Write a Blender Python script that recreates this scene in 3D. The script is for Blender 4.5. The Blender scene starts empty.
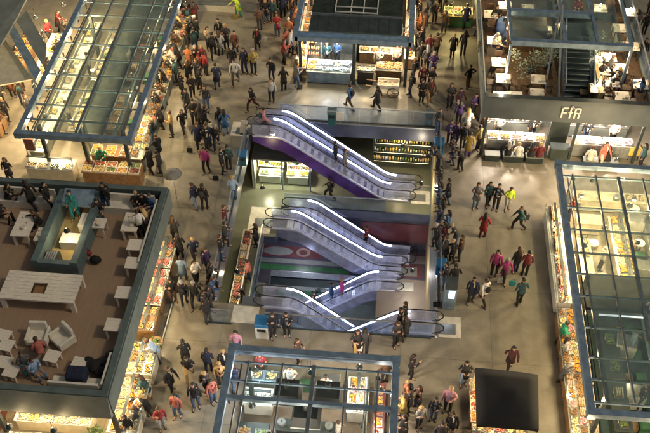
import bpy, bmesh, math, random
from mathutils import Vector, Matrix
random.seed(7)
SC = bpy.context.scene
COL = SC.collection
# ------------------------------------------------------------------ camera
H = 34.0; FPX = 883.0; PITCH = math.radians(47); YAW = math.radians(5)
fh = Vector((-math.sin(YAW), math.cos(YAW), 0)); RT = Vector((math.cos(YAW), math.sin(YAW), 0))
FW = fh * math.cos(PITCH) + Vector((0, 0, -math.sin(PITCH))); UP = RT.cross(FW)
CAMP = -(FW * (H / math.sin(PITCH))); CAMP.z = H
cd = bpy.data.cameras.new('camera'); cam = bpy.data.objects.new('camera', cd); COL.objects.link(cam)
cam.matrix_world = Matrix((( RT.x, UP.x, -FW.x, CAMP.x), (RT.y, UP.y, -FW.y, CAMP.y), (RT.z, UP.z, -FW.z, CAMP.z), (0, 0, 0, 1)))
cd.sensor_fit = 'HORIZONTAL'; cd.sensor_width = 36; cd.lens = 36 * FPX / 650; cd.clip_end = 600; cd.clip_start = .5
SC.camera = cam
SC.render.resolution_x = 1024; SC.render.resolution_y = 682

# ------------------------------------------------------------------ world: dim evening light, one soft weak sun
W = bpy.data.worlds.new("World"); SC.world = W; W.use_nodes = True
nt = W.node_tree; bg = nt.nodes['Background']; sky = nt.nodes.new('ShaderNodeTexSky'); sky.sky_type = 'NISHITA'; sky.sun_disc = False
SUN_EL = math.radians(50); SUN_AZ = math.radians(100)
sky.sun_elevation = SUN_EL; sky.sun_rotation = SUN_AZ; sky.air_density = 1.0; sky.dust_density = 4.0; sky.ozone_density = .3
hs = nt.nodes.new('ShaderNodeHueSaturation'); hs.inputs['Saturation'].default_value = .10
nt.links.new(sky.outputs[0], hs.inputs['Color']); nt.links.new(hs.outputs[0], bg.inputs[0]); bg.inputs[1].default_value = .029
sd = bpy.data.lights.new('sun', 'SUN'); so = bpy.data.objects.new('sun', sd); COL.objects.link(so)
sd.energy = .7; sd.angle = math.radians(5); sd.color = (1, .80, .50)
so.rotation_euler = (math.radians(90) - SUN_EL, 0, math.radians(180) - SUN_AZ)
vs = SC.view_settings; vs.view_transform = 'Standard'; vs.look = 'None'; vs.gamma = 1; vs.use_curve_mapping = False; vs.exposure = .10
try:
    SC.cycles.use_denoising = True; SC.cycles.max_bounces = 8; SC.cycles.transparent_max_bounces = 16
    SC.cycles.sample_clamp_indirect = 4; SC.cycles.caustics_reflective = False; SC.cycles.caustics_refractive = False
except Exception: pass

def at(px, py, z=0.0):
    d = FW * FPX + RT * (px - 325) - UP * (py - 216.5)
    return CAMP + d * ((z - CAMP.z) / d.z)
def pj(p):
    v = Vector(p) - CAMP; w = v.dot(FW)
    return 325 + FPX * v.dot(RT) / w, 216.5 - FPX * v.dot(UP) / w

# ------------------------------------------------------------------ materials
MATS = {}
def mat(name, col, rough=.6, var=.12, scale=4.0, metal=0.0, emit=None, es=0.0, col2=None, spec=None, rnd=0.0, bump=0.0, voro=False, stretch=None):
    if name in MATS: return MATS[name]
    m = bpy.data.materials.new(name); m.use_nodes = True; t = m.node_tree; b = t.nodes['Principled BSDF']
    b.inputs['Roughness'].default_value = rough; b.inputs['Metallic'].default_value = metal
    if spec is not None: b.inputs['Specular IOR Level'].default_value = spec
    tc = t.nodes.new('ShaderNodeTexCoord'); nz = t.nodes.new('ShaderNodeTexVoronoi' if voro else 'ShaderNodeTexNoise'); nz.inputs['Scale'].default_value = scale
    src = tc.outputs['Object']
    if stretch:
        mp = t.nodes.new('ShaderNodeMapping'); mp.inputs['Scale'].default_value = stretch; t.links.new(src, mp.inputs[0]); src = mp.outputs[0]
    t.links.new(src, nz.inputs['Vector'])
    mx = t.nodes.new('ShaderNodeMix'); mx.data_type = 'RGBA'
    c2 = col2 if col2 else tuple(min(1, c * (1 + var)) for c in col)
    c1 = col if col2 else tuple(c * (1 - var) for c in col)
    mx.inputs[6].default_value = (*c1, 1); mx.inputs[7].default_value = (*c2, 1)
    if voro:
        sp = t.nodes.new('ShaderNodeSeparateColor'); t.links.new(nz.outputs['Color'], sp.inputs[0]); f = sp.outputs[0]
    else:
        nz.inputs['Detail'].default_value = 4
        mr = t.nodes.new('ShaderNodeMapRange'); mr.inputs[1].default_value = .35; mr.inputs[2].default_value = .65; t.links.new(nz.outputs['Fac'], mr.inputs[0]); f = mr.outputs[0]
    t.links.new(f, mx.inputs[0]); out = mx.outputs[2]
    if rnd:
        oi = t.nodes.new('ShaderNodeObjectInfo'); hv = t.nodes.new('ShaderNodeHueSaturation')
        m2 = t.nodes.new('ShaderNodeMapRange'); m2.inputs[3].default_value = 1 - rnd; m2.inputs[4].default_value = 1 + rnd
        t.links.new(oi.outputs['Random'], m2.inputs[0]); t.links.new(m2.outputs[0], hv.inputs['Value']); t.links.new(out, hv.inputs['Color']); out = hv.outputs[0]
    t.links.new(out, b.inputs['Base Color'])
    if bump:
        bp = t.nodes.new('ShaderNodeBump'); bp.inputs['Strength'].default_value = bump; bp.inputs['Distance'].default_value = .02
        t.links.new(f, bp.inputs['Height']); t.links.new(bp.outputs[0], b.inputs['Normal'])
    if emit: b.inputs['Emission Color'].default_value = (*emit, 1); b.inputs['Emission Strength'].default_value = es
    MATS[name] = m; return m

def glass(name, tint=(.86, .9, .88), refl=.10, dust_haze=.04, dcol=(.5, .55, .5), rough=.03):
    m = bpy.data.materials.new(name); m.use_nodes = True; t = m.node_tree; t.nodes.clear()
    o = t.nodes.new('ShaderNodeOutputMaterial'); tr = t.nodes.new('ShaderNodeBsdfTransparent'); tr.inputs[0].default_value = (*tint, 1)
    gl = t.nodes.new('ShaderNodeBsdfGlossy'); gl.inputs['Roughness'].default_value = rough
    df = t.nodes.new('ShaderNodeBsdfDiffuse'); df.inputs[0].default_value = (*dcol, 1)
    a = t.nodes.new('ShaderNodeMixShader'); b = t.nodes.new('ShaderNodeMixShader')
    fr = t.nodes.new('ShaderNodeLayerWeight'); fr.inputs[0].default_value = .5
    pw = t.nodes.new('ShaderNodeMath'); pw.operation = 'POWER'; pw.inputs[1].default_value = 4; t.links.new(fr.outputs['Facing'], pw.inputs[0])
    ad = t.nodes.new('ShaderNodeMath'); ad.operation = 'MULTIPLY_ADD'; ad.inputs[1].default_value = .5; ad.inputs[2].default_value = refl * .35; t.links.new(pw.outputs[0], ad.inputs[0])
    t.links.new(ad.outputs[0], a.inputs[0]); t.links.new(tr.outputs[0], a.inputs[1]); t.links.new(gl.outputs[0], a.inputs[2])
    tc = t.nodes.new('ShaderNodeTexCoord'); nz = t.nodes.new('ShaderNodeTexNoise'); nz.inputs['Scale'].default_value = 1.3; nz.inputs['Detail'].default_value = 5
    t.links.new(tc.outputs['Object'], nz.inputs['Vector'])
    mr = t.nodes.new('ShaderNodeMapRange'); mr.inputs[1].default_value = .35; mr.inputs[2].default_value = .7; mr.inputs[3].default_value = dust_haze * .4; mr.inputs[4].default_value = dust_haze * 1.8  # diffuse share: a little dust plus painted milky reflection haze
    t.links.new(nz.outputs['Fac'], mr.inputs[0]); t.links.new(mr.outputs[0], b.inputs[0])
    t.links.new(a.outputs[0], b.inputs[1]); t.links.new(df.outputs[0], b.inputs[2]); t.links.new(b.outputs[0], o.inputs[0])
    MATS[name] = m; return m

def floor_mat():
    m = bpy.data.materials.new('concrete_floor'); m.use_nodes = True; t = m.node_tree; b = t.nodes['Principled BSDF']
    tc = t.nodes.new('ShaderNodeTexCoord')
    def noise(s, d, lo, hi):
        n = t.nodes.new('ShaderNodeTexNoise'); n.inputs['Scale'].default_value = s; n.inputs['Detail'].default_value = d
        t.links.new(tc.outputs['Object'], n.inputs['Vector'])
        r = t.nodes.new('ShaderNodeMapRange'); r.inputs[1].default_value = .3; r.inputs[2].default_value = .7; r.inputs[3].default_value = lo; r.inputs[4].default_value = hi
        t.links.new(n.outputs['Fac'], r.inputs[0]); return r.outputs[0]
    a = noise(.22, 4, .84, 1.1); c = noise(1.6, 9, .80, 1.12); e = noise(24, 3, .86, 1.1)
    def mul(x, y):
        q = t.nodes.new('ShaderNodeMath'); q.operation = 'MULTIPLY'; t.links.new(x, q.inputs[0]); t.links.new(y, q.inputs[1]); return q.outputs[0]
    f = mul(mul(a, c), e)
    br = t.nodes.new('ShaderNodeTexBrick'); br.inputs['Scale'].default_value = 1.0; br.inputs['Brick Width'].default_value = 4.2; br.inputs['Row Height'].default_value = 4.2
    br.offset = 0; br.inputs['Mortar Size'].default_value = .014; br.inputs['Color1'].default_value = (1, 1, 1, 1); br.inputs['Color2'].default_value = (.93, .93, .93, 1); br.inputs['Mortar'].default_value = (.62, .62, .62, 1)
    t.links.new(tc.outputs['Object'], br.inputs['Vector'])
    hv = t.nodes.new('ShaderNodeMix'); hv.data_type = 'RGBA'; hv.blend_type = 'MULTIPLY'; hv.inputs[0].default_value = 1
    hv.inputs[6].default_value = (.315, .285, .22, 1)
    cmb = t.nodes.new('ShaderNodeCombineColor'); [t.links.new(f, cmb.inputs[i]) for i in range(3)]
    t.links.new(cmb.outputs[0], hv.inputs[7])
    h2 = t.nodes.new('ShaderNodeMix'); h2.data_type = 'RGBA'; h2.blend_type = 'MULTIPLY'; h2.inputs[0].default_value = 1
    t.links.new(hv.outputs[2], h2.inputs[6]); t.links.new(br.outputs[0], h2.inputs[7]); t.links.new(h2.outputs[2], b.inputs['Base Color'])
    rr = noise(1.1, 6, .26, .55); t.links.new(rr, b.inputs['Roughness'])
    MATS['floor'] = m; return m

floor_mat()
mat('steel_blue', (.21, .30, .40), .42, .18, 3, .25); mat('steel_dark', (.045, .06, .065), .45, .2, 3, .3); mat('steel_light', (.42, .45, .47), .35, .15, 4, .6)
mat('rim_grey', (.115, .15, .145), .5, .15, 2); mat('teal_paint', (.10, .15, .16), .5, .2, 2.0); mat('grey_panel', (.20, .22, .20), .55, .15, 1.5); mat('fascia_grey', (.075, .095, .115), .5, .12, 1.3)
mat('white_paint', (.72, .72, .68), .5, .06, 3); mat('cream', (.62, .56, .42), .5, .1, 3); mat('black_plastic', (.02, .02, .022), .4, .3, 5)
mat('wood_deck', (.30, .205, .135), .6, .3, 3, col2=(.345, .24, .16), stretch=(6, .5, 1)); mat('mullion_grey', (.16, .20, .23), .45, .2, 3, .3); mat('wood_pale', (.78, .71, .60), .5, .14, 5, stretch=(1, 7, 1)); mat('wood_mid', (.30, .17, .08), .55, .25, 5, stretch=(1, 6, 1))
mat('wood_dark', (.10, .06, .035), .5, .3, 5); mat('bench_pale', (.72, .68, .58), .6, .12, 4, stretch=(1, 1, 9))
mat('green_roof', (.018, .03, .022), .75, .5, 3.5, bump=.4); mat('slate', (.04, .055, .055), .5, .25, 2); mat('canvas_black', (.012, .012, .013), .85, .12, 30)
mat('well_fascia', (.085, .10, .16), .25, .25, 1.2); mat('purple', (.10, .04, .27), .25, .3, 1.5); mat('tile_green', (.17, .18, .13), .3, .12, 1.4); mat('well_dark', (.06, .06, .085), .3, .3, 1)
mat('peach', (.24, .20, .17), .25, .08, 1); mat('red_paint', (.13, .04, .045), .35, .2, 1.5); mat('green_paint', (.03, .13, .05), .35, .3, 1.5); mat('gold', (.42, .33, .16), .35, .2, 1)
mat('esc_side', (.36, .37, .52), .22, .2, 2, .4); mat('esc_skirt', (.72, .75, .92), .3, .1, 4, .3); mat('step_metal', (.78, .82, .95), .3, .15, 20, .0, stretch=(1, 8, 1)); mat('rubber', (.012, .012, .013), .45, .2, 5)
mat('reflection_glow', (.8, .85, 1), .4, .02, 1, emit=(.72, .80, 1), es=4.0); mat('led_warm', (1, .9, .7), .4, .02, 1, emit=(1, .82, .5), es=7.0)
mat('bulb', (1, .9, .7), .4, .02, 1, emit=(1, .82, .52), es=24); mat('screen_lit', (.7, .75, .8), .3, .02, 1, emit=(.7, .82, 1), es=1.6)
mat('skin', (.46, .27, .18), .55, .08, 20, rnd=.25); mat('eye', (.02, .015, .012), .3, .1, 5); mat('lip', (.30, .10, .08), .5, .1, 5)
mat('stainless', (.45, .47, .48), .28, .1, 3, .8); mat('plant', (.05, .10, .03), .6, .5, 6, col2=(.10, .16, .05), rnd=.2); mat('plant_pale', (.22, .26, .20), .6, .4, 6, rnd=.2)
glass('glass_clear'); glass('glass_roof', (.93, .96, .92), .24, .20, (.52, .58, .48)); glass('glass_roof_dull', (.84, .90, .88), .35, .24, (.26, .36, .34)); glass('glass_esc', (.94, .95, .99), .3, .26, (.72, .76, .98)); glass('glass_blue', (.84, .90, .97), .15, .07, (.40, .52, .75))  # roof and escalator glass: milky and lilac reflections painted as diffuse colour
# clothing
CLOTH = {'black': (.014, .014, .016), 'navy': (.018, .026, .065), 'grey': (.14, .14, .15), 'light grey': (.42, .42, .42), 'brown': (.09, .05, .03), 'tan': (.42, .27, .11), 'red': (.24, .025, .03),
 'dark red': (.10, .012, .016), 'orange': (.28, .10, .04), 'coral': (.45, .14, .11), 'yellow': (.36, .27, .07), 'magenta': (.45, .05, .23), 'pink': (.60, .28, .38), 'purple': (.06, .03, .12), 'blue': (.035, .10, .24),
 'light blue': (.28, .40, .58), 'white': (.60, .58, .54), 'dark teal': (.025, .075, .085), 'green': (.03, .30, .16), 'hi-vis yellow': (.55, .75, .05), 'maroon': (.07, .02, .025), 'teal': (.03, .25, .27),
 'jeans': (.07, .11, .20), 'light jeans': (.22, .30, .42), 'dark grey': (.045, .045, .05), 'charcoal': (.03, .03, .034), 'beige': (.45, .38, .27)}
for k, c in CLOTH.items(): mat('cloth_' + k.replace(' ', '_').replace('-', '_'), c, .85, .16, 9, rnd=.3, bump=.8)
HAIR = {'dark': (.015, .010, .008), 'brown': (.06, .03, .015), 'blonde': (.40, .27, .11), 'grey': (.30, .29, .28)}
for k, c in HAIR.items(): mat('hair_' + k, c, .6, .3, 30)
def cm(k): return MATS['cloth_' + k.replace(' ', '_').replace('-', '_')]
# goods: colour varies piece by piece
GOODS = {'oranges': ((.75, .30, .03), (.85, .45, .05)), 'greens': ((.05, .13, .03), (.25, .34, .08)), 'tomatoes': ((.35, .03, .02), (.60, .20, .08)), 'bread': ((.40, .20, .07), (.65, .42, .18)),
 'pastries': ((.65, .45, .22), (.85, .75, .55)), 'cheese': ((.80, .62, .22), (.88, .82, .60)), 'meat': ((.35, .05, .04), (.65, .28, .22)), 'lemons': ((.75, .52, .10), (.70, .60, .20)),
 'sweets': ((.80, .25, .35), (.85, .80, .70)), 'nuts': ((.25, .12, .05), (.50, .32, .15)), 'fish': ((.55, .65, .75), (.85, .9, .95)), 'jars': ((.50, .20, .05), (.80, .65, .35)), 'bottles': ((.06, .12, .04), (.35, .22, .08)), 'flowers': ((.75, .55, .03), (.65, .05, .05))}
for k, (a, b) in GOODS.items(): mat('goods_' + k, a, .5, 0, 9, col2=b, voro=True, rnd=.18)

# ------------------------------------------------------------------ mesh builder
class MB:
    def __init__(s): s.bm = bmesh.new(); s.ms = []
    def mi(s, m):
        m = MATS[m] if isinstance(m, str) else m
        if m not in s.ms: s.ms.append(m)
        return s.ms.index(m)
    def face(s, pts, m):
        f = s.bm.faces.new([s.bm.verts.new(p) for p in pts]); f.material_index = s.mi(m); return f
    def hexa(s, p, m):
        v = [s.bm.verts.new(q) for q in p]; i = s.mi(m)
        for a in ((0, 3, 2, 1), (4, 5, 6, 7), (0, 1, 5, 4), (1, 2, 6, 5), (2, 3, 7, 6), (3, 0, 4, 7)):
            s.bm.faces.new([v[k] for k in a]).material_index = i
        return s
    def box(s, x0, y0, z0, x1, y1, z1, m):
        return s.hexa([(x0, y0, z0), (x1, y0, z0), (x1, y1, z0), (x0, y1, z0), (x0, y0, z1), (x1, y0, z1), (x1, y1, z1), (x0, y1, z1)], m)
    def bar(s, p, q, w, h, m):
        p, q = Vector(p), Vector(q); d = (q - p).normalized()
        sd = d.cross(Vector((0, 0, 1)))
        if sd.length < 1e-3: sd = Vector((1, 0, 0))
        sd.normalize(); u = sd.cross(d); a, b = sd * w / 2, u * h / 2
        return s.hexa([p - a - b, p + a - b, q + a - b, q - a - b, p - a + b, p + a + b, q + a + b, q - a + b], m)
    def prism(s, poly, axis, a0, a1, m):   # poly in the two other axes
        def P(u, v, a): return {'x': (a, u, v), 'y': (u, a, v), 'z': (u, v, a)}[axis]
        A = [s.bm.verts.new(P(u, v, a0)) for u, v in poly]; B = [s.bm.verts.new(P(u, v, a1)) for u, v in poly]; i = s.mi(m); n = len(poly)
        s.bm.faces.new(A[::-1]).material_index = i; s.bm.faces.new(B).material_index = i
        for k in range(n): s.bm.faces.new([A[k], A[(k + 1) % n], B[(k + 1) % n], B[k]]).material_index = i
        return s
    def loft(s, pts, rad, m, n=8, cap=True, up=None):
        i = s.mi(m); rings = []; pts = [Vector(p) for p in pts]
        for k, p in enumerate(pts):
            d = (pts[min(k + 1, len(pts) - 1)] - pts[max(k - 1, 0)]).normalized()
            a = (Vector(up) if up else (Vector((0, 1, 0)) if abs(d.y) < .85 else Vector((0, 0, 1)))); x = a.cross(d)
            if x.length < 1e-4: x = Vector((1, 0, 0))
            x.normalize(); y = d.cross(x)
            r = rad[k] if isinstance(rad, (list, tuple)) else rad; rx, ry = r if isinstance(r, (list, tuple)) else (r, r)
            rings.append([s.bm.verts.new(p + x * math.cos(2 * math.pi * j / n) * rx + y * math.sin(2 * math.pi * j / n) * ry) for j in range(n)])
        for A, B in zip(rings, rings[1:]):
            for j in range(n):
                f = s.bm.faces.new([A[j], A[(j + 1) % n], B[(j + 1) % n], B[j]]); f.material_index = i; f.smooth = True
        if cap:
            for R_, rv in ((rings[0], True), (rings[-1], False)):
                f = s.bm.faces.new(R_[::-1] if rv else R_); f.material_index = i
        return s
    def ball(s, c, r, m, sub=1, sc=(1, 1, 1), rot=0):
        i = s.mi(m); g = bmesh.ops.create_icosphere(s.bm, subdivisions=sub, radius=r)
        M = Matrix.Translation(Vector(c)) @ Matrix.Rotation(rot, 4, 'Z') @ Matrix.Diagonal((*sc, 1))
        bmesh.ops.transform(s.bm, matrix=M, verts=g['verts'])
        for f in {f for v in g['verts'] for f in v.link_faces}: f.material_index = i; f.smooth = True
        return s
    def cyl(s, x, y, z0, z1, r, m, n=12, r2=None): return s.loft([(x, y, z0), (x, y, z1)], [r, r if r2 is None else r2], m, n)
    def build(s, name, parent=None, origin=None, bevel=0):
        if bevel:
            bmesh.ops.bevel(s.bm, geom=s.bm.edges[:], offset=bevel, segments=1, affect='EDGES', clamp_overlap=True)
        if parent is not None and origin is None: origin = parent['_o'] if '_o' in parent else (0, 0, 0)
        if origin: bmesh.ops.translate(s.bm, verts=s.bm.verts[:], vec=-Vector(origin))
        bmesh.ops.recalc_face_normals(s.bm, faces=s.bm.faces[:])
        me = bpy.data.meshes.new(name); s.bm.to_mesh(me); s.bm.free()
        for m in s.ms: me.materials.append(m)
        o = bpy.data.objects.new(name, me); COL.objects.link(o)
        if parent is not None: o.parent = parent
        elif origin: o.location = origin
        return o

REG = []
def thing(name, label, cat, loc=(0, 0, 0), group=None, rz=0):
    o = bpy.data.objects.new(name, None); COL.objects.link(o); o.location = loc; o.rotation_euler.z = rz
    o.empty_display_size = .2; o['_o'] = tuple(loc); o['label'] = label; o['category'] = cat
    if group: o['group'] = group
    REG.append(o); return o
def struct(o): o['kind'] = 'structure'; return o
def copy_thing(o, loc, rz=0, label=None, group=None, sc=None, mats=None):
    r = o.copy(); COL.objects.link(r); r.location = loc; r.rotation_euler.z = rz
    if sc: r.scale = (sc, sc, sc) if not isinstance(sc, tuple) else sc
    if label: r['label'] = label
    if group: r['group'] = group
    for ch in list(o.children):
        c = ch.copy(); COL.objects.link(c); c.parent = r
        for g in list(ch.children): d = g.copy(); COL.objects.link(d); d.parent = c
    if mats:
        for c in r.children:
            k = c.name.split('.')[0]
            if k in mats and c.material_slots: c.material_slots[0].link = 'OBJECT'; c.material_slots[0].material = mats[k]
    REG.append(r); return r
PROTO = []
def proto(o): PROTO.append(o); REG.remove(o); return o
def kill_protos():
    for o in PROTO:
        for c in list(o.children):
            for g in list(c.children): bpy.data.objects.remove(g)
            bpy.data.objects.remove(c)
        bpy.data.objects.remove(o)
# ------------------------------------------------------------------ the setting: floor and the escalator well
VX0, VX1, VY0, VY1 = -4.9, 5.9, -7.25, 7.5; Z1, Z2, Z3 = -4.6, -8.2, -12.0
b = MB(); m = 'floor'
for x0, y0, x1, y1 in ((-140, -90, 140, VY0), (-140, VY1, 140, 200), (-140, VY0, VX0, VY1), (VX1, VY0, 140, VY1), (VX0, VY0, -2.3, -6.1)):
    b.face([(x0, y0, 0), (x1, y0, 0), (x1, y1, 0), (x0, y1, 0)], m)
struct(b.build('ground_floor'))
b = MB()  # slab edge seen inside the well
b.box(VX0, VY1, -1.05, VX1, VY1 + .3, -.004, 'well_fascia').box(VX0 - .3, VY0 - .3, -1.05, VX0, VY1 + .3, -.004, 'well_fascia').box(VX1, VY0 - .3, -1.05, VX1 + .3, VY1 + .3, -.004, 'well_fascia')
b.box(VX0, VY0 - .3, -1.05, VX1, VY0, -.004, 'well_fascia').box(VX0 + .01, VY0 + .01, -.9, -2.31, -6.11, -.006, 'well_fascia')
b.box(VX0 + .3, VY1 - .03, -.08, VX1, VY1 + .02, -.006, 'steel_light')
struct(b.build('floor_edge'))
b = MB()  # lower level: walkways round the second opening
b.box(VX0 - 4, 4.95, Z1 - .6, VX1, 13, Z1, 'tile_green').box(VX0 - 4, 2.4, Z1 - .6, -3.1, 4.949, Z1, 'tile_green').box(VX0 - 4, VY0 - 2, Z1 - .6, -3.85, 2.399, Z1, 'tile_green')
b.box(-3.849, VY0 - 2, Z1 - .6, VX1, -5.3, Z1, 'tile_green')
b.box(-3.09, 4.90, Z1 - .62, VX1 - .01, 4.945, Z1 + .02, 'well_fascia').box(-3.84, VY0, Z1 - .62, -3.80, 2.39, Z1 + .02, 'well_fascia').box(-3.84, 2.36, Z1 - .62, -3.1, 2.395, Z1 + .02, 'well_fascia').box(-3.095, 2.4, Z1 - .62, -3.06, 4.9, Z1 + .02, 'well_fascia')
struct(b.build('lower_floor'))
b = MB()  # second lower level with an opening for the third escalator
b.box(VX0 - 1, 2.8, Z2 - .5, VX1, 5.6, Z2, 'well_dark').box(3.0, VY0, Z2 - .5, VX1, 2.799, Z2, 'peach').box(VX0 - 1, VY0, Z2 - .5, -3.6, 2.799, Z2, 'well_dark').box(-3.599, VY0, Z2 - .5, 2.999, -3.2, Z2, 'well_dark')
b.box(-3.599, 2.78, Z2 - .52, 2.99, 2.82, Z2 + .02, 'steel_light')
struct(b.build('bottom_floor'))
b = MB(); b.box(-8, VY0, Z3 - .3, 8, 8, Z3, 'grey_panel'); struct(b.build('basement_floor'))
b = MB()
b.box(VX1 + .001, VY0 - 2, Z1, VX1 + .2, 14, -1.06, 'grey_panel').box(VX1 + .001, VY0 - 2, Z3, VX1 + .2, 14, Z1 - .01, 'gold').box(VX0 - 4.2, VY0 - 2, Z3, VX0 - 4.0, 14, -1.06, 'grey_panel')
b.box(VX0 - 4, 13, Z3, VX1 + .2, 13.2, -1.06, 'grey_panel').box(VX0, 5.3, Z3, VX1, 5.5, Z1 - .61, 'well_dark').box(-6, VY0 - .5, Z3, 8, VY0 - .3, -1.06, 'well_dark')
b.box(1.8, 5.27, -7.6, 5.88, 5.299, -5.9, 'red_paint').box(-4.8, 5.27, -7.0, -.5, 5.299, -6.3, 'red_paint').box(VX1 - .02, 2.0, -3.6, VX1, 7.2, -1.3, 'gold').box(-3.5, 2.77, -11, 2.9, 2.799, -9.6, 'grey_panel').box(-3.4, 2.74, -10.6, 1.0, 2.769, -10.0, 'green_paint')  # red and green panels paint coloured reflections onto the well walls
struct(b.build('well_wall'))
b = MB()  # red floor graphic; red, green and grey reflections painted as floor bands
fz = Z2 + .004
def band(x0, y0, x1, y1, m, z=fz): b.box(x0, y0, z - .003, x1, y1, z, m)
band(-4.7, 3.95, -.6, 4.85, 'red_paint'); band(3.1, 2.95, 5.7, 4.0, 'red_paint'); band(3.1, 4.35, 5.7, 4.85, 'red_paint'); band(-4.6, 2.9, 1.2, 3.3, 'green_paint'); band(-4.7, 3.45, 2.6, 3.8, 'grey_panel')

def ring(cx, cy, rx, ry, z, m, hole=0, n=24):
    P = [(cx + rx * math.cos(2 * math.pi * k / n), cy + ry * math.sin(2 * math.pi * k / n)) for k in range(n)]
    if not hole: b.face([(x, y, z) for x, y in P], m); return
    Q = [(cx + (x - cx) * hole, cy + (y - cy) * hole) for x, y in P]
    for k in range(n): j = (k + 1) % n; b.face([(*P[k], z), (*P[j], z), (*Q[j], z), (*Q[k], z)], m)
ring(-3.35, 4.4, .95, .36, fz + .004, 'grey_panel'); ring(-1.75, 4.4, .45, .36, fz + .004, 'peach', .6); ring(4.2, 3.45, .4, .3, fz + .004, 'peach', .65)
struct(b.build('floor_mark_reflection'))
gp = thing('green_counter', 'long low green counter with a pale top rail at the bottom of the escalator well', 'counter', (-1.2, -.8, Z3))
MB().box(-3.4, -1.0, Z3, 1.4, -.5, Z3 + .9, 'green_paint').build('base', gp); MB().box(-3.4, -1.04, Z3 + .901, 1.4, -.46, Z3 + .95, 'white_paint').build('top_rail', gp)
gp = thing('green_counter', 'green service counter standing on the bottom floor left of the escalators', 'counter', (-4, 0, Z2))
MB().box(-4.55, .2, Z2, -3.7, 1.0, Z2 + .9, 'green_paint').build('base', gp); MB().box(-4.6, .15, Z2 + .901, -3.65, 1.05, Z2 + .95, 'grey_panel').build('top_rail', gp)

# ------------------------------------------------------------------ glass balustrades round the well
def balustrade(p, q, label, z=0, h=1.1, cat='glass railing', gm='glass_blue', n=None):
    p, q = Vector((*p, z)), Vector((*q, z)); t = thing('glass_balustrade', label, cat, tuple((p + q) / 2), 'glass railings round the escalator well'); L = (q - p).length; n = n or max(1, round(L / 1.5)); d = (q - p) / n
    for i in range(n):
        MB().bar(p + d * (i + .01) + Vector((0, 0, h / 2)), p + d * (i + .99) + Vector((0, 0, h / 2)), .02, h - .08, gm).build('glass_panel', t)
    MB().bar(p + Vector((0, 0, h)), q + Vector((0, 0, h)), .06, .05, 'steel_light').build('top_rail', t)
    MB().bar(p + Vector((0, 0, .03)), q + Vector((0, 0, .03)), .08, .055, 'steel_dark').build('base_rail', t)
balustrade((VX0 + 1.6, VY1 + .12), (VX1 + .1, VY1 + .12), 'glass railing along the far edge of the escalator well, below the fish stall')
balustrade((VX0 - .08, -6.0), (VX0 - .08, 5.7), 'glass railing along the left edge of the escalator well, people leaning on it')
balustrade((VX1 + .08, -5.4), (VX1 + .08, VY1 + .05), 'glass railing along the right edge of the escalator well')
balustrade((-2.2, VY0 - .06), (5.6, VY0 - .06), 'glass railing along the near edge of the escalator well, behind the bottom stall')
balustrade((VX0 - .08, VY0 - .06), (-3.8, VY0 - .06), 'short glass railing at the near left corner of the escalator well')
balustrade((-2.9, 4.92), (3.2, 4.92), 'glass railing on the lower level, just below the purple escalator', Z1)
balustrade((-3.82, -5.0), (-3.82, 2.3), 'long glass railing on the lower level at the left side of the well', Z1)
for x, y, s in ((-2.9, 5.2, 'darker left'), (1.9, 5.2, 'right')): pass

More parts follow.
